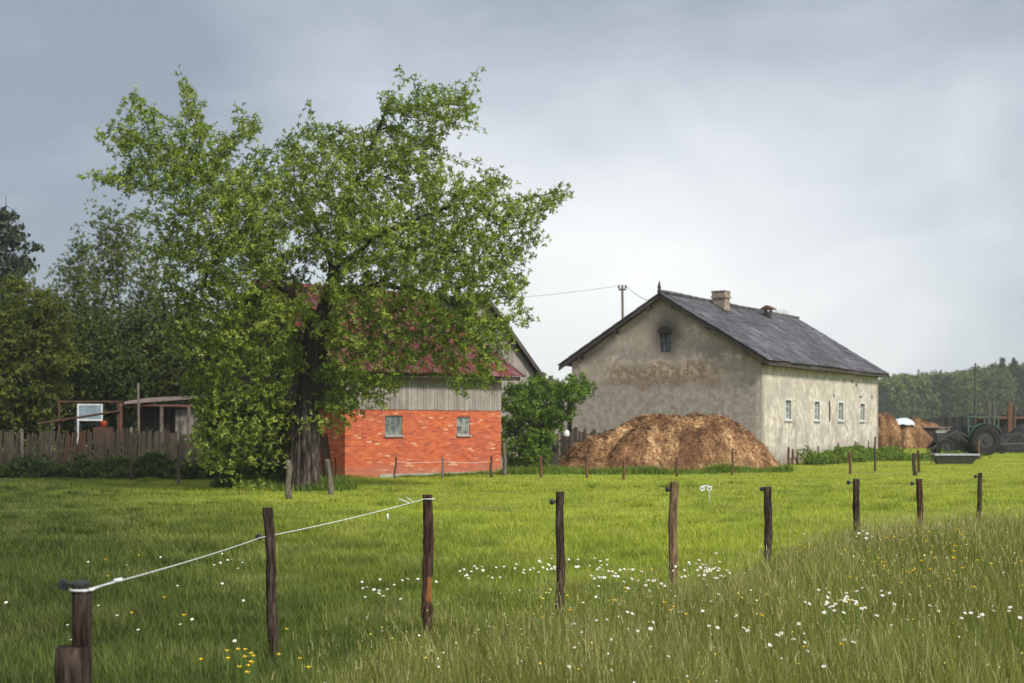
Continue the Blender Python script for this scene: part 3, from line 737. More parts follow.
def window(parent, org, ax, nrm, x0, x1, z0, z1, fmat, gmat, bars=(1, 1), fw=.055, proud=.0, sill=None, setb=.09, surround=0):
    """frame (part) with pane and glazing bars as sub-parts, standing setb behind the wall face"""
    o = Vector(org); ax = Vector(ax); nrm = Vector(nrm)
    Mx = Matrix(((ax.x, -nrm.x, 0, o.x), (ax.y, -nrm.y, 0, o.y), (0, 0, 1, o.z), (0, 0, 0, 1)))
    b = MB(); d0, d1 = setb, setb + .06
    b.box(x0, d0, z0, x0+fw, d1, z1, Mx); b.box(x1-fw, d0, z0, x1, d1, z1, Mx)
    b.box(x0+fw, d0, z0, x1-fw, d1, z0+fw, Mx); b.box(x0+fw, d0, z1-fw, x1-fw, d1, z1, Mx)
    for k in range(bars[0]):
        xc = x0 + (x1-x0)*(k+1)/(bars[0]+1); b.box(xc-.018, d0+.004, z0+fw, xc+.018, d1-.01, z1-fw, Mx)
    for k in range(bars[1]):
        zc = z0 + (z1-z0)*(k+1)/(bars[1]+1); b.box(x0+fw, d0+.007, zc-.013, x1-fw, d1-.013, zc+.013, Mx)
    if surround:
        s = surround
        b.box(x0-s, -.025, z0-s, x0, .0-.002+.1, z1+s, Mx); b.box(x1, -.025, z0-s, x1+s, .098, z1+s, Mx)
        b.box(x0, -.025, z1, x1, .098, z1+s, Mx); b.box(x0, -.025, z0-s, x1, .098, z0, Mx)
    fr = b.build('window', fmat, parent)
    b = MB(); b.box(x0+fw*.5, d0+.03, z0+fw*.5, x1-fw*.5, d0+.036, z1-fw*.5, Mx); b.build('pane', gmat, fr)
    if sill is not None:
        b = MB(); e = surround + .04
        b.box(x0-e, -.07, z0-surround-.06, x1+e, .06, z0-surround-.002, Mx); b.build('sill', sill, fr)
    return fr

# ------------------------------------------------------------------ grey plastered farmhouse
HA = math.atan2(.86, .51)
house = thing('farmhouse', 'large grey plastered farmhouse with dark corrugated roof behind the straw heap', 'house', (11.43, 65, 0), HA)
LX, WY, RY, RZ, SL = 18.35, 9.86, 4.93, 8.17, .615
gz_w = [(4.54, 5.16, 5.35, 6.28)]
top = lambda y: RZ - .19 - SL * abs(y - RY)
wall('gable_wall', M['gable_plaster'], house, (0,0,0), (0,1,0), (-1,0,0), 0, WY, -.5, top, gz_w, extra=(RY,))
wall('gable_wall', M['gable_plaster'], house, (LX,0,0), (0,1,0), (1,0,0), 0, WY, -.5, top, [], extra=(RY,))
SW = []
for px in (788.2, 816.9, 840.8, 862.4):
    u_ = (px - 512) / F; s_ = (65*u_ - 11.43) / (.51 - .86*u_); SW.append((s_ - .40, s_ + .40, 2.17, 3.08))
ztop = lambda x: top(0) 
wall('side_wall', M['side_plaster'], house, (0,.003,0), (1,0,0), (0,-1,0), -.003, LX+.003, -.5, ztop, SW)
wall('side_wall', M['side_plaster'], house, (0,WY-.003,0), (1,0,0), (0,1,0), -.003, LX+.003, -.5, ztop, [])
for k, (a, c, z0, z1) in enumerate(SW):
    window(house, (0,.003,0), (1,0,0), (0,-1,0), a, c, z0, z1, M['white_paint'], M['glass'], (1, 2), .05, sill=M['concrete'], surround=.065, setb=.1)
window(house, (0,0,0), (0,1,0), (-1,0,0), 4.54, 5.16, 5.35, 6.28, M['dark_metal'], M['glass'], (1, 1), .05, setb=.16)
b = MB(); arc = [(4.85+.40*math.cos(a_), 6.28+.30*math.sin(a_)) for a_ in [math.pi*k/10 for k in range(11)]]
b.add([(-.006, y_, z_) for y_, z_ in arc] + [(-.001, y_, z_) for y_, z_ in arc], [tuple(range(11)), tuple(range(21,10,-1))] + [(k,k+11,k+12,k+1) for k in range(10)]); b.build('window_arch', M['dark_wood'], house)
corrugated('roof', M['slate_roof'], house, (-.5,-.52,RZ-SL*(RY+.52)), (LX+.55,-.52,RZ-SL*(RY+.52)), (-.5,RY,RZ), (LX+.55,RY,RZ), .30, .03, 9)
corrugated('roof', M['slate_roof'], house, (-.5,WY+.52,RZ-SL*(RY+.52)), (LX+.55,WY+.52,RZ-SL*(RY+.52)), (-.5,RY,RZ), (LX+.55,RY,RZ), .30, .03, 9)
b = MB()
for k in range(22):
    xa_ = -.5 + (LX+1.05)*k/22; b.tube([(xa_, RY, RZ+.03+.012*math.sin(k)), (xa_+(LX+1.05)/22+.05, RY, RZ+.045+.012*math.sin(k))], .10, 10)
b.build('ridge_cap', M['slate_roof'], house, True)
for sx, x_ in ((0, -.44), (1, LX+.46)):
    for sg in (-1, 1):
        b = MB(); d = Vector((0, sg*(RY+.5), -SL*(RY+.5))); p0 = Vector((x_, RY + sg*.012, RZ-.07)); 
        q = [p0 + Vector((0,0,0)), p0 + d, p0 + d + Vector((0,0,-.20)), p0 + Vector((0,0,-.20))]
        q2 = [v + Vector((.04,0,0)) for v in q]
        b.add(q + q2, [(0,1,2,3),(7,6,5,4),(0,4,5,1),(1,5,6,2),(2,6,7,3),(3,7,4,0)])
        b.build('barge_board', M['barge_wood'], house)
        if sx == 0:
            for t_ in (.12, .45, .8):       # purlin ends under the verge
                b = MB(); c_ = Vector((0, RY + sg*(RY+.5)*t_, RZ - SL*(RY+.5)*t_ - .27))
                b.box(-.40, c_.y-.08, c_.z-.09, .02, c_.y+.08, c_.z+.05); b.build('purlin_end', M['barge_wood'], house)
b = MB()
for k in range(24):
    x_ = .15 + (LX-.3)*k/23; z_ = RZ-SL*(RY+.46)-.10
    b.add([(x_-.05,-.42,z_),(x_+.05,-.42,z_),(x_+.05,.1,z_+.33),(x_-.05,.1,z_+.33),(x_-.05,-.42,z_-.13),(x_+.05,-.42,z_-.13),(x_+.05,.1,z_+.19),(x_-.05,.1,z_+.19)],
          [(0,1,2,3),(7,6,5,4),(0,4,5,1),(1,5,6,2),(2,6,7,3),(3,7,4,0)])
    b.build('rafter_tail', M['barge_wood'], house); b = MB()
b = MB(); b.box(-.4,-.46,RZ-SL*(RY+.46)-.24,LX+.4,-.43,RZ-SL*(RY+.46)-.055); b.box(-.4,-.429,RZ-SL*(RY+.46)-.235,LX+.4,-.01,RZ-SL*(RY+.46)-.20); b.build('fascia', M['barge_wood'], house)
b = MB(); b.tube([(-.47,RY,RZ-.1),(-.47,RY,RZ+.15),(-.47,RY,RZ+.20),(-.47,RY,RZ+.55)], [.09,.07,.10,.012], 8); b.build('finial', M['barge_wood'], house, True)
b = MB(); cx, cy = 6.1, RY-.42
b.box(cx-.34, cy-.34, 7.2, cx+.34, cy+.34, 8.36); b.box(cx-.40, cy-.40, 8.363, cx+.40, cy+.40, 8.46); b.box(cx-.36, cy-.36, 8.463, cx+.36, cy+.36, 8.68)
b.box(cx-.39, cy-.39, 8.683, cx+.39, cy+.39, 8.73); ch = b.build('chimney', M['chimney_brick'], house)
b = MB(); b.add([(cx-.6,cy-.62,RZ-SL*.42-.55*SL+.0),(cx+.6,cy-.62,RZ-SL*.42-.55*SL),(cx+.6,cy+.3,RZ-SL*.12+.05),(cx-.6,cy+.3,RZ-SL*.12+.05)],[(0,1,2,3)])
b.add([(cx-.6,cy-.62,RZ-SL*.42-.55*SL-.03),(cx+.6,cy-.62,RZ-SL*.42-.55*SL-.03),(cx+.6,cy+.3,RZ-SL*.12+.02),(cx-.6,cy+.3,RZ-SL*.12+.02)],[(3,2,1,0)]); b.build('flashing', M['dark_metal'], ch)
b = MB(); cx, cy = 12.0, RY-.75
b.box(cx-.17, cy-.17, 7.2, cx+.17, cy+.17, 8.02)
for sx in (-1,1):
    for sy in (-1,1): b.box(cx+sx*.14-.03, cy+sy*.14-.03, 8.022, cx+sx*.14+.03, cy+sy*.14+.03, 8.25)
ve = b.build('vent_chimney', M['dark_metal'], house)
b = MB(); b.add([(cx-.36,cy-.32,8.24),(cx+.36,cy-.32,8.24),(cx+.36,cy,8.42),(cx-.36,cy,8.42),(cx+.36,cy+.32,8.24),(cx-.36,cy+.32,8.24),
 (cx-.36,cy-.32,8.20),(cx+.36,cy-.32,8.20),(cx+.36,cy+.32,8.20),(cx-.36,cy+.32,8.20)], [(0,1,2,3),(3,2,4,5),(6,9,8,7),(0,6,7,1),(4,8,9,5),(0,3,5,9,6),(1,7,8,4,2)])
b.build('cowl', M['rust'], ve)
for (px, py, w_, h_) in ((852,381,.2,.2),(856.2,385,.2,.2),(834,395.5,.16,.16),(860.5,397,.3,.1),(872,397,.14,.14)):
    u_ = (px - 512)/F; s_ = (65*u_ - 11.43)/(.51 - .86*u_); D = 65+.86*s_; z_ = H-(py-HOR)*D/F
    b = MB(); b.box(s_-w_*.6, -.006, z_-h_/2, s_+w_*.6, .002, z_+h_/2); b.build('wall_vent', M['black_plastic'], house)
b = MB(); u_ = (829-512)/F; s_ = (65*u_-11.43)/(.51-.86*u_)
b.tube([(s_,-.03,3.15),(s_+.05,-.03,2.6),(s_,-.03,2.1)], .035, 6); b.build('wall_crack', M['dark_metal'], house)  # dark tube standing in for a vertical crack in the plaster
# weeds rooted in the ridge
b = MB()
for k in range(9):
    x_ = 14.2 + k*.33; 
    b = MB()
    for m_ in range(3): b.tube([(x_,RY-.1,RZ),(x_+random.uniform(-.15,.15),RY-.1,RZ+random.uniform(.2,.45))], [.012,.004], 4)
    b.build('ridge_weed', M['stem'], house)

# ------------------------------------------------------------------ brick barn
BA = math.atan2(.688, .725)
barn = thing('brick_barn', 'orange red brick barn with grey boarded upper wall and rusty red roof', 'barn', (-5.87, 50, 0), BA)
BW, BD, BR, BRZ, BE = 7.5, 10.0, 5.0, 7.2, 3.93
WB = [(1.79, 2.59, 1.50, 2.22), (5.23, 5.89, 1.50, 2.19)]
wall('brick_wall', M['brick'], barn, (0,0,0), (1,0,0), (0,-1,0), 0, BW, -.4, lambda x: 2.45, WB, .25)
wall('brick_wall', M['brick'], barn, (-.003,0,0), (0,1,0), (-1,0,0), .003, BD-.003, -.4, lambda x: 2.45, [], .25)
wall('brick_wall', M['brick'], barn, (BW+.003,0,0), (0,1,0), (1,0,0), .003, BD-.003, -.4, lambda x: 2.45, [], .25)
wall('brick_wall', M['brick'], barn, (0,BD,0), (1,0,0), (0,1,0), 0, BW, -.4, lambda x: 2.45, [], .25)
for k, (a, c, z0, z1) in enumerate(WB):
    window(barn, (0,0,0), (1,0,0), (0,-1,0), a, c, z0, z1, M['green_frame'] if k == 0 else M['concrete'], M['dusty_glass'], (2, 0) if k == 0 else (1, 1), .045, sill=M['concrete'], setb=.05)
b = MB(); b.box(1.5, -.055, -.4, BW+.05, -.003, .10); b.build('plinth', M['concrete'], barn)
def boards(name, mat, parent, o, ax, nrm, x0, x1, zb, top, pw=.13, rag=.04, seed=1):
    rr = random.Random(seed); o = Vector(o); ax = Vector(ax); nrm = Vector(nrm); b = MB(); x = x0
    while x < x1 - .02:
        w = min(pw * rr.uniform(.85, 1.15), x1 - x); d = rr.uniform(.02, .035); zz = zb + rr.uniform(-rag, rag); g_ = .006
        q = [(x+g_, zz), (x+w-g_, zz), (x+w-g_, top(x+w)), (x+g_, top(x))]
        P = [o + ax*a + Vector((0,0,c)) + nrm*d for a, c in q] + [o + ax*a + Vector((0,0,c)) for a, c in q]
        b.add(P, [(0,1,2,3),(7,6,5,4),(0,4,5,1),(1,5,6,2),(2,6,7,3),(3,7,4,0)]); x += w
    return b.build(name, mat, parent)
btop = lambda y: BRZ - .12 - (BRZ-BE)/BR*.93 * abs(y - BR)
sl_b = (BRZ - .02 - 4.02) / (BR + 0)
btop = lambda y: BRZ - .15 - .62 * abs(y - BR)
RE = BRZ - .62 * (BR + .55)
boards('board_wall', M['grey_wood'], barn, (0,-.004,0), (1,0,0), (0,-1,0), 0, BW, 2.43, lambda x: btop(0)+.0, .14, .01, 2)
wall('board_backing', M['dark_wood'], barn, (0,.004,0), (1,0,0), (0,-1,0), 0, BW, 2.455, lambda x: btop(0), [], .08)
for xx, nn, sd in ((-.006, (-1,0,0), 4), (BW+.006, (1,0,0), 5)):
    boards('board_gable', M['dark_wood'], barn, (xx,0,0), (0,1,0), nn, 0, BD, 2.43, btop, .15, .02, sd)
wall('board_backing', M['dark_wood'], barn, (.0,0,0), (0,1,0), (-1,0,0), 0, BD, 2.455, btop, [], .08, extra=(BR,))
wall('board_backing', M['dark_wood'], barn, (BW,0,0), (0,1,0), (1,0,0), 0, BD, 2.455, btop, [], .08, extra=(BR,))
corrugated('roof', M['red_roof'], barn, (-.55,-.55,RE), (BW+.75,-.55,RE), (-.55,BR,BRZ), (BW+.75,BR,BRZ), .19, .028, 7)
corrugated('roof', M['slate_roof'], barn, (-.55,BD+.55,RE), (BW+.75,BD+.55,RE), (-.55,BR,BRZ), (BW+.75,BR,BRZ), .19, .028, 7)
b = MB(); b.tube([(-.55,BR,BRZ+.03),(BW+.75,BR,BRZ+.03)], .11, 10); b.build('ridge_cap', M['red_roof'], barn, True)
b = MB(); b.box(-.4,-.46,RE-.17,BW+.6,-.42,RE-.02)
for k in range(10):
    x_ = .2 + (BW-.4)*k/9; b.box(x_-.05,-.415,RE-.16,x_+.05,.0,RE-.04)
b.build('eaves_timber', M['dark_wood'], barn)
# rear timber barn, its gable parallel to the brick front
rear = thing('timber_barn', 'tall grey timber barn with dark barge boards rising behind the red roof', 'barn', (-5.87-.688*BR+.725*BW, 50+.725*BR+.688*BW, 0), BA)
u0, u1 = .1, 6.85; ua = 3.45; ZA, ZE = 7.55, 4.2; sr = (ZA-ZE)/(u1-ua)
rtop = lambda x: ZA - .12 - sr*abs(x-ua)
wall('wall', M['grey_wood'], rear, (0,0,0), (1,0,0), (0,-1,0), u0, u1-.12, -.3, rtop, [], .15, extra=(ua,))
boards('gable_boards', M['grey_wood'], rear, (0,-.01,0), (1,0,0), (0,-1,0), u0+.02, u1-.2, 2.5, rtop, .16, .03, 9)
wall('wall', M['grey_wood'], rear, (u1-.3,0,0), (0,1,0), (1,0,0), .01, 8.5, -.3, lambda y: rtop(u1-.3)-.03, [], .15)
for sg in (-1, 1):
    e = u1 + .12 if sg > 0 else 2*ua - u1 - .12
    b = MB(); ze = ZA - sr*abs(e-ua)
    pz = [(e,-.35,ze),(ua,-.35,ZA),(ua,8.8,ZA),(e,8.8,ze)]
    b.add([Vector(p) for p in pz] + [Vector(p)-Vector((0,0,.09)) for p in pz], [(0,1,2,3),(7,6,5,4),(0,4,5,1),(1,5,6,2),(2,6,7,3),(3,7,4,0)])
    b.build('roof', M['black_sheet'], rear)
    b = MB(); pz = [(e,-.39,ze-.0),(ua,-.39,ZA-.0),(ua,-.39,ZA-.24),(e,-.39,ze-.24)]
    b.add([Vector(p) for p in pz] + [Vector(p)+Vector((0,.035,0)) for p in pz], [(0,1,2,3),(7,6,5,4),(0,4,5,1),(1,5,6,2),(2,6,7,3),(3,7,4,0)])
    b.build('barge_board', M['barge_wood'], rear)
# low lean-to shed between the barns and the house
p0 = at(531, 374, 66); p1_ = at(572, 391, 71)
sh = thing('lean_to_shed', 'low weathered shed with a sloping board roof between barn and house, behind the bush', 'shed', (p0.x, p0.y, 0), math.atan2(p1_.y-p0.y, p1_.x-p0.x))
Ls = math.hypot(p1_.y-p0.y, p1_.x-p0.x) + 1.2; dz = (p1_.z-p0.z)
b = MB(); pz = [(-1,-.5,p0.z),(Ls,-.5,p0.z+dz*1.15),(Ls,4,p0.z+dz*1.15+.1),(-1,4,p0.z+.1)]
b.add([Vector(p) for p in pz] + [Vector(p)-Vector((0,0,.12)) for p in pz], [(0,1,2,3),(7,6,5,4),(0,4,5,1),(1,5,6,2),(2,6,7,3),(3,7,4,0)])
b.build('roof', M['tin_roof'], sh)
boards('wall', M['grey_wood'], sh, (0,0,0), (1,0,0), (0,-1,0), -.8, Ls-.2, 0, lambda x: p0.z + dz*1.15*(x+1)/(Ls+1) - .13, .16, .02, 12)

# ------------------------------------------------------------------ heap of strawy manure
def heap(name, label, c, prof, depth, nstr, seed, rz=0, sl=(.14, .42), cat='heap', amp=1.0, gain=(3., .82)):
    r = np.random.default_rng(seed); xp = np.array([p[0] for p in prof]); hp = np.array([p[1] for p in prof])
    nx_, ny_ = 200, 130; x0, x1 = xp[0], xp[-1]
    ph = r.uniform(0, 6.28, 12)
    def hf(x, y):
        top = np.interp(x, xp, hp)
        edge = np.clip(top / hp.max(), 0, 1); dd = depth * (.45 + .55 * edge)
        v = y / dd; cr = np.clip(1 - np.abs(v) ** gain[0], 0, 1) ** gain[1]
        n_ = .04*np.sin(2.1*x+ph[0]+1.5*np.sin(1.3*y+ph[1])) + .05*np.sin(4.3*x+ph[2]+np.sin(2*y))*np.sin(3.7*y+ph[3]) + .09*np.sin(8.7*x+ph[4]+2*np.sin(3*y))*np.sin(7.9*y+ph[5]) + .05*np.sin(17*x+ph[6]+2*np.sin(5*y))*np.sin(15*y+ph[7])-.1
        led = .12*np.sin(5.2*(y + .30*np.sin(1.7*x+ph[8]) + .1*np.sin(4.1*x)) )
        return top * cr + (n_ + led) * amp * np.clip(top * cr * 1.6, 0, 1)
    X, Y_ = np.meshgrid(np.linspace(x0, x1, nx_), np.linspace(-depth, depth, ny_)); Z = hf(X, Y_) - .03
    I = np.arange(nx_*ny_).reshape(ny_, nx_); Lp = np.stack([I[:-1,:-1], I[:-1,1:], I[1:,1:], I[1:,:-1]], -1).reshape(-1)
    root = thing(name, label, cat, c, rz)
    np_mesh('mound', np.stack([X, Y_, Z], -1).reshape(-1,3), Lp, np.full((nx_-1)*(ny_-1), 4), M['straw_base'], root, smooth=True)
    x = r.uniform(x0, x1, nstr); y = r.uniform(-depth, depth*.3, nstr); z = hf(x, y)
    k = z > .04; x, y, z = x[k], y[k], z[k]; n = len(x); e = .05
    gx = (hf(x+e, y) - hf(x-e, y))/(2*e); gy = (hf(x, y+e) - hf(x, y-e))/(2*e)
    az = r.normal(0, .8, n) + np.where(r.random(n) < .5, 0, math.pi); ca, sa = np.cos(az), np.sin(az)
    T = np.stack([ca, sa, gx*ca + gy*sa + r.normal(0, .45, n)], 1); T /= np.linalg.norm(T, axis=1)[:,None]
    Nn = np.stack([-gx, -gy, np.ones(n)], 1); Nn /= np.linalg.norm(Nn, axis=1)[:,None]
    Bn = np.cross(Nn, T); ln = r.uniform(*sl, n)[:,None]; wd = r.uniform(.008, .024, n)[:,None]
    P = np.stack([x, y, z], 1) + Nn * r.uniform(-.01, .05, n)[:,None]
    bow = Nn * r.uniform(.0, .05, n)[:,None]
    V = np.stack([P - T*ln/2 - Bn*wd, P - T*ln/2 + Bn*wd, P + bow + Bn*wd, P + bow - Bn*wd, P + T*ln/2 + Bn*wd*.5, P + T*ln/2 - Bn*wd*.5], 1).reshape(-1,3)
    tl = np.array([0,1,2,3,3,2,4,5]); Lp = (tl[None] + (np.arange(n)*6)[:,None]).reshape(-1)
    clump = .5 + .25*np.sin(1.9*x+ph[9])*np.sin(2.3*y+ph[10]) + .12*np.sin(6*x+ph[11])
    o = np_mesh('loose_straw', V, Lp, np.full(2*n, 4), M['straw'], root, attr=np.repeat(np.clip(clump + r.normal(0, .2, n), 0, 1), 6))
    return root
def hx(px): return (px - 671) * 60 / F
prof = [(hx(556),0),(hx(561),.25),(hx(572),.75),(hx(585),1.1),(hx(603),1.45),(hx(625),1.8),(hx(645),2.12),(hx(665),2.2),(hx(700),2.17),(hx(722),2.08),(hx(735),1.85),(hx(748),1.45),(hx(760),.95),(hx(770),.45),(hx(779),.12),(hx(783),0)]
heap('straw_heap', 'huge long rust brown heap of straw in front of the grey gable wall', (6.71, 60, 0), prof, 3.0, 75000, 5)

# ------------------------------------------------------------------ picket fence on the left
FY0, FX0 = 50.6, at(-40, 0, 50.6).x
pf = thing('picket_fence', 'long weathered unpainted picket fence at the left under the trees', 'fence', (FX0, FY0, 0))
FX1 = at(233, 0, 50.).x; Lf = FX1 - FX0; n = 88; rr = random.Random(4)
for k in range(n):
    x_ = k * Lf / n; t_ = k / n
    yb = -.2 - .9 * math.sin(t_ * 2.2) * .4
    hgt = 1.60 + .05*math.sin(k*.5) + rr.uniform(-.07,.07) - (.35 if k in (73,74,76) else 0) - (.25 if k > 84 else 0)
    ln = rr.uniform(-.03,.03) + (.12 if 20 < k < 40 else .02); w = rr.uniform(.034,.046)
    b = MB(); T = Matrix.Translation((x_, yb, 0)) @ Matrix.Rotation(ln, 4, 'Y')
    b.box(-w, -.035, 0, w, -.01, hgt, T); b.add([T @ Vector(v) for v in ((-w,-.035,hgt+.001),(w,-.035,hgt+.001),(w,-.01,hgt+.001),(-w,-.01,hgt+.001),(0,-.022,hgt+.06))], [(0,1,4),(1,2,4),(2,3,4),(3,0,4)])
    b.build('picket', M['brown_wood'] if 34 <= k <= 42 and k % 3 else M['picket_wood'], pf)
for zr in (.45, 1.2):
    b = MB()
    for k in range(12):
        x_ = Lf*k/12; x2_ = Lf*(k+1)/12; y_ = -.2-.36*math.sin(k/12*2.2); y2_ = -.2-.36*math.sin((k+1)/12*2.2)
        b.tube([(x_, y_+.03, zr+.02*math.sin(k)), (x2_, y2_+.03, zr+.02*math.sin(k+1))], .035, 5, True)
    b.build('rail', M['picket_wood'], pf)
for px, ht_, r_ in ((137, 3.35, .05), (130, 1.8, .07), (20, 1.75, .07), (205, 1.75, .08)):
    x_ = at(px, 0, 50).x - FX0; b = MB(); b.tube([(x_, -.45, -.1), (x_+.02, -.44, ht_*.5), (x_+.0, -.43, ht_)], [r_, r_*.9, r_*.75], 9, True, .06)
    b.build('post', M['post_grey'], pf, True)
b = MB(); x_ = at(203, 0, 50).x - FX0; b.box(x_-.2, -.62, 1.15, x_+.2, -.59, 1.6); b.build('patch_board', M['picket_wood'], pf)

# planks leaning by the trunk and against the brick side wall
for k, px in enumerate((321, 324.5, 328, 331)):
    P = at(px, 480, 46.5); b = MB(); T = Matrix.Translation((P.x, 46.5 + k*.12, gz(P.x, 46.5))) @ Matrix.Rotation(-.10 - .02*k, 4, 'Y') @ Matrix.Rotation(-.15, 4, 'X')
    b.box(-.05,-.012,0,.05,.012,1.45+.12*(k%2),T)
    tag(b.build('leaning_plank', M['brown_wood'] if k % 2 else M['picket_wood']), 'long thin plank propped upright between the big tree trunk and the brick wall', 'plank', 'planks propped beside the big tree')

# ------------------------------------------------------------------ garden behind the picket fence
Dg = 56.
q0, q1 = at(119, 400, Dg), at(209, 400, Dg)
gs = thing('garden_shed', 'low open fronted wooden shed with a rusty tin roof behind the picket fence', 'shed', (q0.x, Dg, 0))
wS = q1.x - q0.x; zr_ = H - (398-HOR)*Dg/F
b = MB(); T = Matrix.Translation((0,0,0))
pz = [(.4,-.7,zr_-.15),(wS+.1,-.5,zr_+.10),(wS+.1,2.6,zr_+.25),(.4,2.6,zr_+.05)]
b.add([Vector(p) for p in pz] + [Vector(p)-Vector((0,0,.10)) for p in pz], [(0,1,2,3),(7,6,5,4),(0,4,5,1),(1,5,6,2),(2,6,7,3),(3,7,4,0)])
b.build('roof', M['tin_roof'], gs)
boards('wall', M['dark_wood'], gs, (0,.4,0), (1,0,0), (0,-1,0), .7, wS-.1, 0, lambda x: zr_-.25, .17, .02, 21)
boards('wall', M['grey_wood'], gs, (0,.1,0), (1,0,0), (0,-1,0), wS*.62, wS-.2, 0, lambda x: zr_-.45, .15, .02, 22)
b = MB(); b.tube([(.05,-.5,zr_-.28),(wS*.85,-.5,zr_-.34)], .06, 7); b.build('beam', M['rust'], gs)
for x_, mt in ((.18,'rust'),(wS*.5,'post_grey'),(wS*.8,'post_grey'),(wS-.15,'brown_wood')):
    b = MB(); b.tube([(x_,-.5,-.1),(x_+.03,-.5,zr_-.3)], .07, 7); b.build('post', M[mt], gs)
wf = thing('old_window_sash', 'pale blue glazed window sash standing in the garden behind the picket fence', 'window sash', (at(90,0,Dg-1).x, Dg-1, 0), .1)
b = MB(); hw = .45; zb_, zt_ = at(0,420,55).z, at(0,404,55).z
for x_ in (-hw, hw): b.box(x_-.03,-.03,zb_-1.,x_+.03,.03,zt_)
b.box(-hw+.03,-.028,zb_-.03,hw-.03,.028,zb_+.03); b.box(-hw+.03,-.028,zt_-.06,hw-.03,.028,zt_); b.build('frame', M['white_paint'], wf)
b = MB(); b.box(-hw+.03,-.008,zb_+.03,hw-.03,.008,zt_-.06); b.build('pane', M['pale_blue'], wf)
ar = thing('pole_frame', 'rustic frame of brown poles with a slanting rail behind the left picket fence', 'pole frame', (at(59,0,54).x, 54, 0))
dx1 = at(118,0,54).x - at(59,0,54).x; z1_ = at(0,402,54).z
for a, c, nm in (((0,0,0),(0,0,z1_+.05),'post'),((dx1,0,0),(dx1,0,z1_),'post'),((-.05,0,z1_),(dx1+.1,0,z1_),'rail'),((-.8,-.1,at(0,424,54).z),(dx1+.1,-.1,at(0,411,54).z),'rail')):
    b = MB(); b.tube([a, c], .045, 7); b.build(nm, M['brown_wood'], ar)
P = at(103.5, 427, 52.5)
bk = thing('red_tub', 'small red plastic tub behind the picket fence', 'tub', (P.x, 52.5, P.z)); b = MB()
b.tube([(0,0,0),(0,0,.2),(0,0,.22)], [.10,.135,.145], 12); b.build('tub', M['red_plastic'], bk, True)
b = MB(); b.torus((0,0,.2),.14,.008,'x',16,5); b.build('handle', M['dark_metal'], bk)
b = MB(); b.box(-.3,-.3,-P.z,.3,.3,-.005); o = b.build('crate_stand', M['brown_wood']); o.location = (P.x, 52.5, P.z)
tag(o, 'brown wooden box standing under the small red tub behind the pickets', 'box')

# dark board fence between the barn and the heap
bf = thing('board_fence', 'dark close boarded fence between the green bush and the straw heap', 'fence', (at(520,0,61).x, 61.3, 0), .13)
Lb = at(628,0,61).x - at(520,0,61).x; rr = random.Random(8); x_ = 0; k = 0
while x_ < Lb:
    w = rr.uniform(.05,.08); hgt = 1.62 + .1*math.sin(x_*3) + rr.uniform(-.15,.15)
    b = MB(); T = Matrix.Translation((x_,0,0)) @ Matrix.Rotation(rr.uniform(-.03,.03),4,'Y'); b.box(-w,-.03,0,w,-.005,hgt,T)
    b.build('board', M['dark_wood'] if k % 4 else M['picket_wood'], bf); x_ += 2*w + .012; k += 1
for zr in (.5, 1.15):
    b = MB(); b.box(0,0,zr,Lb,.05,zr+.08); b.build('rail', M['dark_wood'], bf)
P = at(566, 437, 60.9); b = MB(); b.tube([P, P+Vector((0,0,.07)), P+Vector((.02,0,.24)), P+Vector((.02,0,.30))], [.12,.16,.13,.05], 10)
tag(b.build('plastic_jug', M['white_paint'], None, True), 'white plastic jug stuck on top of the dark board fence', 'jug')
P = on_ground(513.5, 468); b = MB(); b.tube([P+Vector((0,0,-.1)), P+Vector((0,0,.16)), P+Vector((.03,0,.34)), P+Vector((.06,0,.4))], [.06,.09,.10,.03], 9); b.tube([P+Vector((.12,0,-.1)),P+Vector((.14,0,.30))],[.05,.04],7)
tag(b.build('marker_stub', M['white_paint'], None, True), 'small white painted stub beside the right hand corner of the brick barn', 'marker')

# utility pole, mast and lines
ut = thing('utility_pole', 'thin grey utility pole with a short crossarm behind the left roof slope', 'utility pole', (at(624.5,0,84).x, 84, 0))
zt_ = at(0,285,84).z; lx_ = at(622.3,0,84).x - at(624.5,0,84).x
b = MB(); b.tube([(0,0,-.2),(lx_,0,zt_)], [.09,.07], 9); b.build('pole', M['post_grey'], ut)
b = MB(); b.box(lx_-.22,-.05,zt_-.32,lx_+.22,.05,zt_-.22); ca = b.build('crossarm', M['dark_metal'], ut)
for s_ in (-.2,.2):
    b = MB(); b.tube([(lx_+s_,0,zt_-.2),(lx_+s_,0,zt_+.0)], [.06,.05], 8); b.build('insulator', M['dark_metal'], ca)
pt = Vector((ut.location.x+lx_, 84, zt_-.05))
b = MB(); b.tube(sag(pt+Vector((-.2,0,0)), at(380, 303, 74), .25), .014, 4, False); b.tube(sag(pt+Vector((.2,0,0)), at(661, 304, 72.5), .2), .015, 4, False)
tag(b.build('overhead_line', M['wire']), 'thin overhead line running from the utility pole to both buildings', 'overhead line')
ms = thing('mast', 'tall thin dark mast against the far wood, above the tractor', 'mast', (at(975.3,0,100).x, 100, 0))
b = MB(); b.tube([(0,0,0),(0,0,at(0,363,100).z)], [.11,.06], 8); b.build('pole', M['dark_metal'], ms)
b = MB(); b.box(-.35,-.03,at(0,368,100).z,.35,.03,at(0,368,100).z+.06); b.build('crossbar', M['dark_metal'], ms)

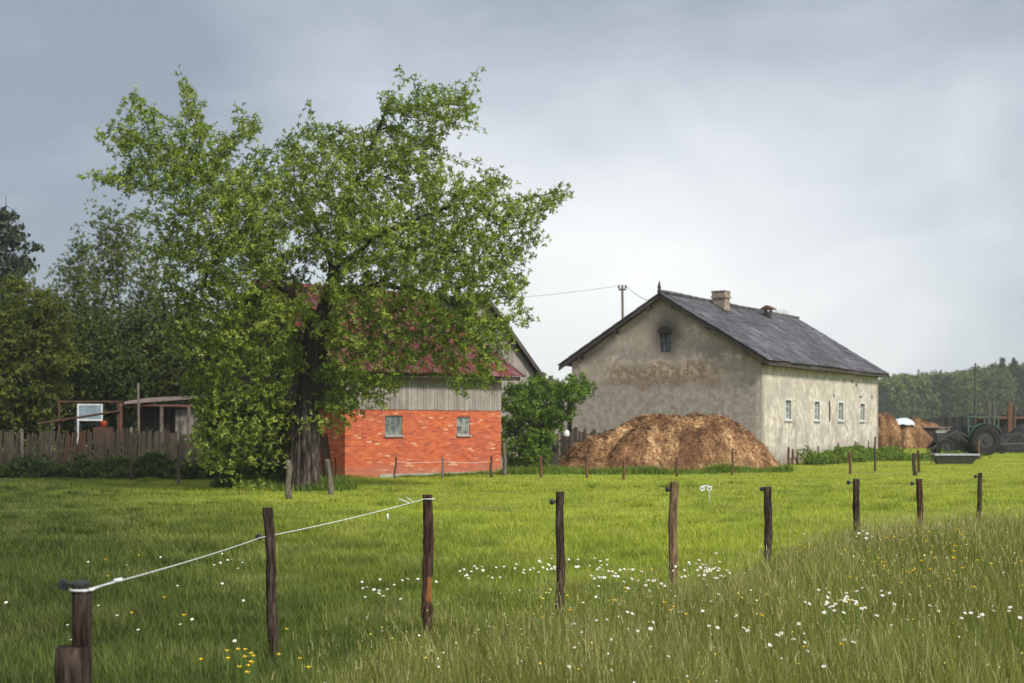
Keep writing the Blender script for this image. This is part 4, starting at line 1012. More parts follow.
# ------------------------------------------------------------------ farmyard at the right
D = 118.                      # black sheeted clamp wall
b = MB(); x0_, x1_ = at(884,0,D).x, at(1110,0,D).x; n = 60; zt_ = lambda t_: at(0, 416.5 + 2*math.sin(t_*9) + .8*math.sin(t_*41), D).z
for yy in (0, 2.5):
    for k in range(n+1):
        t_ = k/n; x_ = x0_ + (x1_-x0_)*t_; b.v += [(x_, D+yy-.5+.12*math.sin(k*1.7), gz(x_,D)-.2), (x_, D+yy+.12*math.sin(k*2.9), zt_(t_))]
for k in range(n):
    a_ = 2*k; c_ = 2*(n+1)+2*k
    b.f += [(a_,a_+2,a_+3,a_+1),(c_+1,c_+3,c_+2,c_),(a_+1,a_+3,c_+3,c_+1)]; b.m += [0]*3
tag(b.build('silage_clamp', M['black_sheet']), 'long low silage clamp wall under black sheeting at the far right', 'silage clamp')
b = MB()
rr = random.Random(3)
for k in range(26):
    t_ = (k+.5)/26; x_ = x0_+(x1_-x0_)*t_; b.torus((x_, D+1.2+rr.uniform(-.5,.5), zt_(t_)+.02), .42, .13, 'z', 14, 6)
heapo = heap('straw_stack', 'tall upright rusty stack of straw just past the far corner of the house', (at(887,0,90).x, 90, gz(24,90)), [(-.9,0),(-.7,1.6),(-.5,2.05),(0,2.15),(.45,1.9),(.75,1.2),(.95,0)], .9, 14000, 15, amp=.7, gain=(4., .6))
heap('straw_stack', 'round straw heap with a pale tarpaulin on its top', (at(909,0,92).x, 92, gz(25.7,92)), [(-1.5,0),(-1.2,.6),(-.8,1.3),(-.4,1.75),(.3,1.8),(.6,1.4),(1.0,.9),(1.5,.45),(1.8,0)], 1.2, 16000, 16, amp=.7, gain=(3., .7))
heap('straw_stack', 'low straw bank sloping down to the pale shed wall behind the tractor loader', (at(935,0,100).x, 100, gz(29,100)), [(-2.6,0),(-2.2,1.7),(-1.2,1.85),(-.4,1.6),(.6,1.1),(1.2,.7),(1.6,0)], 1.5, 15000, 17, amp=.6)
tc_ = at(904, 423, 91.6); b = MB(); nn = 14
for j in range(nn):
    for i in range(nn):
        x_ = -.62+1.25*i/(nn-1); y_ = -.75+1.3*j/(nn-1)
        b.v.append((tc_.x+x_+.12*y_, 91.7+y_, tc_.z+.28-.22*x_*x_-.55*max(0,-y_)**1.3+.035*math.sin(9*x_+4*y_)+.03*math.sin(13*y_)))
for j in range(nn-1):
    for i in range(nn-1): b.f.append((j*nn+i,j*nn+i+1,(j+1)*nn+i+1,(j+1)*nn+i)); b.m.append(0)
o = b.build('tarpaulin', M['tarp'], None, True); o.modifiers.new('thick','SOLIDIFY').thickness = .02
tag(o, 'pale blue white tarpaulin draped over the round straw heap', 'tarpaulin')
# small concrete silo wall panels behind the loader
pw = thing('yard_shed', 'low dark shed with a pale concrete end wall behind the tractor loader', 'shed', (at(921,0,97).x, 97, gz(28,97)))
b = MB(); b.box(0,0,0,1.0,2.2,1.25); b.build('shed_body', M['dark_wood'], pw)
b = MB(); b.box(1.003,0,0,1.95,.18,1.15); b.build('end_wall', M['concrete'], pw)
b = MB(); b.box(.93,-.05,0,.999,-.004,1.3); b.build('post', M['picket_wood'], pw)
b = MB(); b.box(-.1,-.2,1.253,2.0,2.3,1.31); b.build('roof', M['tin_roof'], pw)

# tractor seen from its left side, front to the left
Dt = 84.; sc_ = Dt / F
tr = thing('tractor', 'dark old tractor with a green cab frame and front loader parked at the right', 'tractor', (at(985,0,Dt).x, Dt, gz(at(985,0,Dt).x,Dt)))
gtr = tr.location.z
def wheel(x_, y_, R, wdt, name='wheel'):
    b = MB(); n = 28; prof_ = [(R*.58,-.5),(R*.86,-.52),(R*.97,-.38),(R,-.15),(R,.15),(R*.97,.38),(R*.86,.52),(R*.58,.5)]
    for i in range(n):
        a = 2*math.pi*i/n; lug = 1.0 + (.02 if i % 2 else -.015)
        for (rr_, w_) in prof_:
            q = rr_ * (lug if rr_ > R*.9 else 1); b.v.append((x_+q*math.cos(a), y_+w_*wdt, R+q*math.sin(a)))
    m_ = len(prof_)
    for i in range(n):
        for j in range(m_-1): b.f.append((i*m_+j,((i+1)%n)*m_+j,((i+1)%n)*m_+j+1,i*m_+j+1)); b.m.append(0)
    wh = b.build(name, M['tyre'], tr, False)
    b = MB(); b.tube([(x_,y_-.36*wdt,R),(x_,y_-.30*wdt,R),(x_,y_+.4*wdt,R)], [R*.54,R*.60,R*.60], 22); b.tube([(x_,y_-.5*wdt,R),(x_,y_-.3*wdt,R)], [R*.16,R*.2], 12)
    b.build('rim', M['tractor_paint'], wh)
for y_ in (0, 1.5): wheel(0, y_, .90, .45); wheel(-2.28, y_+.05, .50, .28)
b = MB(); b.box(-2.7,.45,.75,-.9,1.1,1.35); b.box(-2.75,.5,.8,-2.703,1.05,1.3); b.tube([(-1.7,.75,1.35),(-1.7,.75,1.9)],.04,8); b.build('bonnet', M['tractor_paint'], tr)
b = MB(); b.box(-.899,.35,.55,.5,1.2,1.25); b.box(-2.4,.6,.45,-.9,.95,.748); b.build('chassis', M['tractor_paint'], tr)
b = MB(); b.tube([(-2.28,.2,.5),(-2.28,1.4,.5)],.06,8); b.tube([(0,.1,.9),(0,1.4,.9)],.1,8); b.build('axle', M['tractor_paint'], tr)
for y_ in (-.22, 1.28):
    b = MB(); 
    pts_ = [(1.0*math.cos(a), 0, .9+1.0*math.sin(a)) for a in [math.radians(d) for d in range(20,165,12)]]
    for p, q in zip(pts_[:-1], pts_[1:]): b.add([(p[0],y_,p[2]),(q[0],y_,q[2]),(q[0],y_+.45,q[2]),(p[0],y_+.45,p[2])],[(0,1,2,3)])
    o = b.build('mudguard', M['tractor_green'], tr); o.modifiers.new('t','SOLIDIFY').thickness = .03
ztc = at(0,416,Dt).z - gtr
b = MB()
for x_ in (-.95,.0,.82):
    pass
for y_ in (.1,1.45):
    b = MB()
    for x_ in (-.95,.0,.82): b.box(x_-.035,y_-.035,1.2,x_+.035,y_+.035,ztc-.08)
    b.box(-.93,y_-.03,1.7,.80,y_+.03,1.76); b.build('cab_frame', M['tractor_green'], tr)
b = MB(); b.box(-.91,.2,.9,.5,1.35,1.75); b.build('cab_side', M['tractor_paint'], tr)
b = MB(); b.box(-1.05,.0,ztc-.078,.92,1.55,ztc); b.build('cab_roof', M['tractor_green'], tr)
b = MB(); b.box(-.2,.5,1.25,.3,1.0,1.35); b.box(.22,.5,1.352,.32,1.0,1.75); b.build('seat', M['black_plastic'], tr)
b = MB(); b.torus((-.6,.75,1.62),.2,.02,'z'); b.tube([(-.6,.75,1.62),(-.8,.75,1.3)],.025,6); b.build('steering_wheel', M['black_plastic'], tr)
for y_ in (.1,1.4):
    b = MB(); b.tube([(-.9,y_,1.1),(-1.7,y_,1.45),(-2.5,y_,.95),(-2.95,y_,.5)],.06,6); b.tube([(-1.0,y_,.8),(-1.8,y_,1.42)],.05,6)
    lo = b.build('loader_arm', M['dark_metal'], tr)
b = MB()
for k in range(7): b.tube([(-3.0,.05+k*.22,.45),(-3.05,.05+k*.22,.12),(-3.5,.05+k*.22,.08)],.02,5)
b.box(-3.05,0,.4,-2.97,1.5,.5); b.build('fork', M['dark_metal'], lo)

# sheeted rubbish heaped behind the tractor
b = MB(); nn = 40; xq0, xq1 = at(936,0,88).x, at(1064,0,88).x
for j in range(9):
    for i in range(nn+1):
        t_ = i/nn; x_ = xq0+(xq1-xq0)*t_; v_ = j/8; hgt_ = (1.25+.35*math.sin(t_*11)+.2*math.sin(t_*29+1)) * min(1, t_*7, (1-t_)*7); 
        b.v.append((x_, 86.9+2.6*v_, gz(x_,88)-.05+hgt_*math.sin(math.pi*v_)**.6+.06*math.sin(31*t_+5*v_)))
for j in range(8):
    for i in range(nn): b.f.append((j*(nn+1)+i,j*(nn+1)+i+1,(j+1)*(nn+1)+i+1,(j+1)*(nn+1)+i)); b.m.append(0)
tag(b.build('sheeted_pile', M['black_sheet']), 'low dark heap under black sheeting directly behind the tractor', 'pile')
# hay machinery to the right of the tractor
im = thing('hay_tedder', 'tangled dark hay machine with raised arms beside the tractor at the right edge', 'farm machine', (at(1013,0,86).x, 86, gz(at(1013,0,86).x,86)))
b = MB(); b.tube([(-.9,0,.55),(1.6,0,.6)],.07,6); b.tube([(-.6,0,.6),(.2,0,1.3),(.9,0,.9)],.05,6); b.tube([(.0,.3,.5),(.5,.3,1.35)],.04,6); b.tube([(.9,0,.6),(1.5,0,1.25)],.04,6); b.tube([(-.6,0,1.15),(1.4,.1,1.05)],.035,6); b.build('frame', M['dark_metal'], im)
for x_ in (-.3,.6,1.4):
    b = MB(); b.tube([(x_,0,.6),(x_,0,.25)],.05,6)
    for a in range(6):
        ca, sa = math.cos(a*math.pi/3+x_), math.sin(a*math.pi/3+x_); b.tube([(x_,0,.32),(x_+.5*ca,.5*sa,.28),(x_+.55*ca,.55*sa,.05)],.02,4)
    b.build('rotor', M['dark_metal'], im)
for x_ in (-.75, 1.):
    b = MB(); b.torus((x_,-.3,.25),.17,.08,'y'); b.tube([(x_,-.36,.25),(x_,-.2,.25)],.1,10); b.build('wheel', M['tyre'], im)
P = on_ground(1009.5, 456.5); P.y -= .0
b = MB(); R_ = .20
for k in range(1): b.tube([(0,0,.0),(0,0,.06),(0,0,.16),(0,0,.28),(0,0,.36),(0,0,.39)], [.10,.17,.21,.18,.10,.03], 16)
o = b.build('green_can', M['green_plastic'], None, True); o.location = (P.x, 81.5, gz(P.x,81.5)); tag(o, 'bright green round plastic can on the grass right of the tractor', 'can')

# metal trough lying upside down on the grass
Y_ = 67.; x0_, x1_ = at(933,0,Y_).x, at(976,0,Y_).x; gzz = gz(x0_, Y_)
tg = thing('metal_trough', 'long pale metal feed trough standing low on the grass in front of the tractor', 'trough', (x0_, Y_, gzz)); w = x1_-x0_
zt_ = at(0,455.3,Y_).z - gzz
b = MB()
o_ = [(.0,-.4,zt_),(w,-.4,zt_+.0),(w,.4,zt_),(0,.4,zt_)]; i_ = [(.22,-.22,.04),(w-.28,-.22,.04),(w-.28,.22,.04),(.22,.22,.04)]
b.add(o_+i_, [(0,1,5,4),(1,2,6,5),(2,3,7,6),(3,0,4,7),(4,5,6,7)]); o = b.build('basin', M['dark_metal'], tg); o.modifiers.new('t','SOLIDIFY').thickness = .03
b = MB(); b.box(-.04,-.46,zt_+.001,w+.04,-.38,zt_+.07); b.box(-.04,.38,zt_+.001,w+.04,.46,zt_+.07); b.box(-.04,-.379,zt_+.001,.05,.379,zt_+.07); b.box(w-.05,-.379,zt_+.001,w+.04,.379,zt_+.07); b.build('rim', M['metal'], tg)
b = MB(); b.tube([(.02,-.42,zt_),(-.2,-.42,zt_*.5),(-.22,-.42,0)],.022,6); b.tube([(.1,-.3,0.02),(.3,-.3,zt_)],.02,6); b.build('leg', M['dark_metal'], tg)

# upright timbers and a plank stack behind the clamp
for px, yt, lab, mt, r_ in ((988.6,401,'thin brown upright timber behind the tractor cab','dark_metal',.09),(994,403,'dark upright timber behind the right edge of the tractor cab','dark_metal',.09),(1010,402,'broad reddish brown upright timber standing at the far right','rust',.17),(1014.5,405,'thin pale upright timber beside the broad reddish one','picket_wood',.08)):
    P = at(px, yt, 112); b = MB(); b.box(-r_,-.12,0,r_,.12,P.z-gz(P.x,112)); o = b.build('upright_timber', M[mt]); o.location = (P.x, 112, gz(P.x,112)); tag(o, lab, 'timber')
P = at(1012, 420, 110); b = MB()
for k in range(3): b.box(-.2+.15*k,-.5+.4*k,0+.0,4.2+.1*k,-.15+.4*k,.22)
o = b.build('plank_pile', M['rust']); o.location = (P.x, 117.8, at(0,419,117.8).z); tag(o, 'reddish planks lying on top of the black silage clamp at the far right', 'planks')
# bare trodden earth patch
P0 = on_ground(866, 473); b = MB(); n = 40; rr = random.Random(2)
ring = [(P0.x + (1.3+.25*math.sin(3*a)+rr.uniform(-.1,.1))*math.cos(a), P0.y + (1.5+.3*math.cos(2*a))*math.sin(a)) for a in [2*math.pi*k/n for k in range(n)]]
b.add([(P0.x,P0.y,gz(P0.x,P0.y)+.03)] + [(x_,y_,gz(x_,y_)+.01) for x_,y_ in ring], [(0,1+k,1+(k+1)%n) for k in range(n)])
tag(b.build('bare_earth', M['soil']), 'small patch of bare trodden earth in the grass', None, None, 'structure')
# ------------------------------------------------------------------ trees by space colonisation
def inside(px, py, poly):
    r = np.zeros(len(px), bool); n = len(poly); j = n - 1
    for i in range(n):
        xi, yi = poly[i]; xj, yj = poly[j]
        c = ((yi > py) != (yj > py)) & (px < (xj - xi) * (py - yi) / (yj - yi + 1e-12) + xi)
        r ^= c; j = i
    return r
def edge_dist(px, py, poly):
    d = np.full(len(px), 1e9); n = len(poly)
    for i in range(n):
        a = np.array(poly[i], float); b_ = np.array(poly[(i+1) % n], float); ab = b_ - a
        t_ = np.clip(((px-a[0])*ab[0] + (py-a[1])*ab[1]) / (ab @ ab), 0, 1)
        d = np.minimum(d, np.hypot(px - a[0] - t_*ab[0], py - a[1] - t_*ab[1]))
    return d
def crown_points(poly, Dc, n, rmax, seed, shell=.35, spikes=(), holes=(), gap=.0):
    """points through a crown's volume: outline in real metres at its own distance, thickness from the outline's width"""
    r = np.random.default_rng(seed); P = np.array(poly, float); out = []
    while sum(len(o) for o in out) < n:
        px = r.uniform(P[:,0].min(), P[:,0].max(), n); py = r.uniform(P[:,1].min(), P[:,1].max(), n)
        k = inside(px, py, poly); px, py = px[k], py[k]; ed = edge_dist(px, py, poly) * Dc / F
        R = np.minimum(rmax, 1.05 * np.sqrt(np.maximum(ed, .02) * 2.2 * rmax) * .6 + .1)
        v = r.uniform(-1, 1, len(px)); v = np.sign(v) * np.abs(v) ** (1 - shell)
        y = Dc + v * R; x = (px - 512) * Dc / F; z = H - (py - HOR) * Dc / F
        if gap:
            c_ = vnoise(x * 1.0 + y * .7, z * 1.0 - y * .3, 1.5, seed); k = c_ > -gap; x, y, z, px, py = x[k], y[k], z[k], px[k], py[k]
        for (hx_, hy_, hr, keep) in holes:
            k = (np.hypot(px - hx_, (py - hy_)) > hr) | (r.random(len(px)) < keep); x, y, z, px, py = x[k], y[k], z[k], px[k], py[k]
        out.append(np.stack([x, y, z], 1))
    A = np.concatenate(out)[:n]
    for (a, b_, m_, w) in spikes:
        t_ = r.random(m_); q = np.array(a)[None]*(1-t_[:,None]) + np.array(b_)[None]*t_[:,None]
        dy = r.uniform(-1.2, 1.2); 
        A = np.concatenate([A, np.stack([(q[:,0]-512)*Dc/F + r.normal(0,w,m_), Dc + dy + r.normal(0,w,m_), H-(q[:,1]-HOR)*Dc/F + r.normal(0,w,m_)], 1)])
    return A
def colonise(skel, A, step=.28, infl=3., kill=.5, iters=110, droop=0., seed=1):
    r = np.random.default_rng(seed); pos = [np.array(p, float) for p, _ in skel]; par = [q for _, q in skel]
    N = np.array(pos); alive = np.ones(len(A), bool)
    dmin = np.full(len(A), 1e9); near = np.zeros(len(A), int)
    def upd(lo):
        nonlocal dmin, near
        for s0 in range(lo, len(N), 400):
            D_ = np.linalg.norm(A[:,None] - N[None, s0:s0+400], axis=2); m_ = D_.argmin(1); dm = D_[np.arange(len(A)), m_]
            k = dm < dmin; dmin[k] = dm[k]; near[k] = m_[k] + s0
    upd(0); used = {}
    for it in range(iters):
        k = alive & (dmin < (infl if it > 10 else infl * 3))
        if not k.any(): break
        new = []; 
        order = {}
        dirs = A[k] - N[near[k]]; dirs /= (np.linalg.norm(dirs, axis=1)[:,None] + 1e-9)
        acc = {}
        for ni, d in zip(near[k], dirs): acc[ni] = acc.get(ni, 0) + d
        for ni, d in acc.items():
            l_ = np.linalg.norm(d)
            if l_ < 1e-3 or used.get(ni, 0) > 3: continue
            d = d / l_ + r.normal(0, .18, 3) + np.array([0, 0, -droop]); d /= np.linalg.norm(d)
            new.append(N[ni] + d * step); par.append(ni); used[ni] = used.get(ni, 0) + 1
        if not new: break
        lo = len(N); N = np.concatenate([N, np.array(new)]); upd(lo)
        alive &= dmin > kill
    return N, np.array(par)
def radii(N, par, tip=.007, ex=2.45, rmin=None):
    n = len(N); acc = np.zeros(n); 
    for i in range(n-1, 0, -1):
        if acc[i] == 0: acc[i] = tip ** ex
        acc[par[i]] += acc[i]
    return acc ** (1/ex)
def tubes(N, par, rad, lo, hi, name, mat, parent, bark=0., fixr=None):
    kids = {}
    for i in range(1, len(N)): kids.setdefault(par[i], []).append(i)
    b = MB(); done = set()
    for i in range(1, len(N)):
        if i in done or not (lo <= rad[i] < hi): continue
        p = par[i]
        ch = [p, i]; done.add(i); c = i
        while True:
            nx = [q for q in kids.get(c, []) if q not in done and lo <= rad[q] < hi]
            if not nx: break
            c = max(nx, key=lambda q: rad[q]); ch.append(c); done.add(c)
        rs = [min(rad[ch[0]], rad[ch[1]]*1.15)] + [rad[q] for q in ch[1:]]
        m_ = 14 if rs[0] > .12 else (7 if rs[0] > .03 else 4)
        b.tube([N[q] for q in ch], [float(x) for x in rs], m_, True, bark)
    return b.build(name, mat, parent, True)
def leaves_on(N, par, rad, rmax, per, size, nl, r, spread=.14, tip_extra=1, vr=(.1,.9), up=.0, droop=0):
    k = np.where(rad < rmax)[0]; k = k[k > 0]
    kids = np.zeros(len(N), int); np.add.at(kids, par[1:], 1)
    idx_ = np.repeat(k, per + np.where(kids[k] == 0, tip_extra, 0)); n = len(idx_)
    t_ = r.random(n)[:,None]; P = N[idx_]*t_ + N[par[idx_]]*(1-t_) + r.normal(0, spread, (n,3)); P[:,2] -= droop * r.random(n)
    base = vnoise(P[:,0] + P[:,1]*.5, P[:,2], 1.3, 31) * .10
    v = np.clip(r.uniform(vr[0], vr[1], n) + base, 0, 1)
    return P, v
def make_tree(name, label, cat, group, Dc, trunk_px, poly, natt, rmax, leafm, barkm, seed, step=.28, kill=.5, infl=3., per=2, lsize=1.0, nl=6, tip=.008, spikes=(), holes=(), gap=0, lrad=.03, spread=.14, shell=.35, droop=0, extra=(), ldroop=0, vr=(.1,.9), trunk_r=None, bark=.04, cut=.045, twigs=0, limb_r=0):
    r = np.random.default_rng(seed + 100)
    # skeleton from outline joints: list of (px, py, dy, parent)
    sk = []; jl = []
    for (px, py, dy, pa) in trunk_px:
        p = at(px, py, Dc); jl.append((np.array([p.x, Dc + dy, p.z]), pa))
    nodes = [(jl[0][0], -1)]; mp = {0: 0}
    for i in range(1, len(jl)):
        p, pa = jl[i]; q = nodes[mp[pa]][0]; L_ = np.linalg.norm(p - q); m_ = max(1, int(L_ / .3)); last = mp[pa]
        for k in range(1, m_ + 1):
            w = r.normal(0, .025, 3) if k < m_ else 0
            nodes.append((q + (p - q) * k / m_ + w, last)); last = len(nodes) - 1
        mp[i] = last
    nodes[0] = (nodes[0][0], 0)
    if twigs:      # long shoots that leave the crown outwards
        cx_ = np.mean([p[0] for p in poly]); cy_ = np.mean([p[1] for p in poly]); spikes = list(spikes)
        for _ in range(twigs):
            i_ = r.integers(len(poly)); q_ = r.random(); a_ = np.array(poly[i_])*(1-q_) + np.array(poly[(i_+1) % len(poly)])*q_
            d_ = a_ - np.array([cx_, cy_]); d_ = d_ / (np.linalg.norm(d_)+1e-6) + r.normal(0, .35, 2) + np.array([0, -.35 if d_[1] < 60 else .5]); d_ /= np.linalg.norm(d_)
            L_ = r.uniform(8, 24); spikes.append((tuple(a_ - d_*14), tuple(a_ + d_*L_), int(6 + L_*.7), .05))
    A = crown_points(poly, Dc, natt, rmax, seed, shell, spikes, holes, gap)
    N, par = colonise(nodes, A, step, infl, kill, 120, droop, seed)
    par[0] = 0
    rad = radii(N, par, tip)
    if trunk_r:       # measured thickness at the foot
        f_ = trunk_r / rad[0]; w_ = np.clip((rad / rad[0] - .55) / .4, 0, 1); rad = rad * (1 + (f_ - 1) * w_)
    if limb_r:      # old limbs are stouter than their shoots ask for
        dl = np.zeros(len(nodes))
        for i in range(1, len(nodes)):
            dl[i] = dl[par[i]] + np.linalg.norm(N[i] - N[par[i]]); rad[i] = max(rad[i], limb_r * max(.12, 1 - dl[i] / 11.5) ** 1.5)
    base = N[0].copy(); N = N - base
    # root flare
    fl = np.clip(1 - N[:,2] / .9, 0, 1); rad_b = rad * (1 + .22 * fl * (rad > .1))
    root = thing(name, label, cat, base, 0, group)
    tr_ = tubes(N, par, rad_b, cut, 99, 'trunk', M[barkm], root, bark)
    tubes(N, par, rad, 0, cut, 'branches', M[barkm], root, 0)
    P, v = leaves_on(N, par, rad, lrad, per, lsize, nl, r, spread, 1, vr, 0, ldroop)
    tv, tf = rosette(nl, 1.0, 1.0, seed)
    R = rand_rot(len(P), r, math.pi * .8)
    V, Lp, C, At = scatter(tv, tf, P, R, lsize * r.uniform(.7, 1.3, len(P)), v)
    At = np.clip(At + np.repeat(r.normal(0, .07, len(At)//4), 4), 0, 1)
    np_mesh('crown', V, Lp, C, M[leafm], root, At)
    print(name, len(N), 'nodes', len(P), 'clusters', 'r0 %.2f' % rad[0]); return root

OUT = [(92,178),(105,170),(128,176),(138,168),(118,150),(106,138),(128,128),(133,104),(160,108),(172,122),(192,112),(184,84),(192,84),(206,122),(226,132),(246,132),(252,112),(260,114),(262,150),(285,140),(300,128),(318,128),(342,124),(362,134),(376,126),(386,108),(394,84),(398,92),(404,108),(420,90),(444,88),(466,78),(478,98),(470,124),(446,124),(436,136),(452,160),(462,178),(492,172),(496,186),(515,198),(545,194),(570,188),(560,208),(534,214),(526,226),(540,238),(520,246),(532,258),(516,270),(532,286),(522,300),(528,318),(508,326),(512,346),(494,362),(494,380),(474,392),(468,372),(452,380),(440,370),(436,350),(420,352),(404,372),(392,402),(380,388),(372,396),(352,412),(340,430),(332,404),(322,392),(318,372),(300,380),(285,410),(270,440),(240,466),(205,468),(192,440),(196,404),(184,380),(186,352),(170,330),(176,306),(160,290),(166,266),(148,250),(154,226),(142,214),(150,196),(130,188),(110,184)]
sp = [((384,116),(406,58),26,.10),((400,112),(478,112),30,.14),((450,90),(482,132),14,.10),((490,200),(572,188),30,.10),((540,196),(560,214),10,.08),((150,182),(92,178),26,.10),((160,150),(108,140),18,.1),((170,125),(132,100),18,.1),((205,135),(186,80),22,.08),((252,150),(256,110),16,.07),((290,135),(345,124),20,.1),((505,240),(542,238),12,.08),((510,290),(534,290),12,.08),((470,150),(498,182),12,.1),((335,430),(345,360),12,.2),((395,400),(400,360),12,.12),((470,395),(480,340),20,.2),((492,383),(500,330),18,.2),((230,480),(240,430),20,.4)]
skel = [(306,492,0,0),(305,440,0,0),(308,400,.05,1),(312,362,.0,2),(318,322,-.1,3),            # trunk to the fork
        (300,304,-.3,4),(282,286,-.5,5),(262,262,-.6,6),(236,246,-.9,7),                        # left limb
        (330,292,.2,4),(337,262,.2,9),(342,226,.1,10),(352,186,.0,11),(372,150,-.2,12),(386,112,-.2,13),
        (350,262,-.6,10),(384,240,-1.2,15),(424,226,-1.6,16),(466,214,-1.9,17),
        (326,262,1.2,9),(310,222,1.6,19),(292,190,1.8,20),
        (250,220,.6,8),(214,190,.4,22),(190,158,.2,23),
        (372,282,.6,9),(412,286,1.0,25),(450,300,1.2,26),
        (236,300,.8,6),(214,340,1.0,28),(205,300,-1.6,8),(196,340,-1.8,30)]
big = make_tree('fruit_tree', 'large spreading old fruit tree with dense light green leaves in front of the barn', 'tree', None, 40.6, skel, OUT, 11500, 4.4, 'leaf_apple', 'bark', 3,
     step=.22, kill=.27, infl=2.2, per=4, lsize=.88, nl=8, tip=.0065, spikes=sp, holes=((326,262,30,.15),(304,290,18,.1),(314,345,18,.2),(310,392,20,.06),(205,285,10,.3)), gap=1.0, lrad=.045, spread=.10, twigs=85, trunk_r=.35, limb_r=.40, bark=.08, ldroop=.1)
# pale bark showing at the forked foot of the trunk
b = MB()
for s_ in range(9):
    a_ = math.radians(-170 + s_*20 + random.uniform(-5,5)); ca_, sa_ = math.cos(a_), math.sin(a_); tp = random.uniform(1.3, 2.3); w_ = random.uniform(.05,.10)
    b.tube([(ca_*.56,sa_*.46,-.15),(ca_*.43,sa_*.40,.25),(ca_*.38,sa_*.37,.7),(ca_*.36,sa_*.35,tp*.6),(ca_*.33,sa_*.32,tp),(ca_*.25,sa_*.24,tp+.4)], [w_*1.4,w_*1.1,w_,w_*1.1,w_*.9,.03], 9, True, .14)
b.build('root_buttress', M['bark_pale'], big, True)
b = MB()
for k in range(5):
    x_ = random.uniform(.1,.9); b.tube([(x_,-.4,4.9-.2*k),(x_+.05,-.6,4.3-.2*k),(x_+random.uniform(-.1,.2),-.6,3.6-.1*k)],[.025,.02,.008],5)
b.build('hanging_twigs', M['brown_wood'], big, True)

def blob(cx, cy, rx, ry, n=22, jag=.12, seed=0):
    rr = random.Random(seed); return [(cx + rx*(1+rr.uniform(-jag,jag))*math.cos(2*math.pi*k/n), cy - ry*(1+rr.uniform(-jag,jag))*math.sin(2*math.pi*k/n)) for k in range(n)]
# shrub sprouting at the left of the trunk
make_tree('elder_shrub', 'dark leafy shrub at the left foot of the big fruit tree', 'shrub', None, 42.0, [(262,492,0,0),(258,465,0,0),(240,440,.3,1),(275,440,-.3,1)],
    [(205,486),(214,455),(196,430),(204,402),(226,398),(252,392),(280,398),(298,420),(300,450),(306,478),(300,492),(250,496),(220,494)], 900, 1.4, 'leaf_dark', 'bark', 21, step=.22, kill=.30, per=9, lsize=1.05, nl=9, lrad=.03, spread=.12, trunk_r=.08, vr=(.3,1), droop=.05)
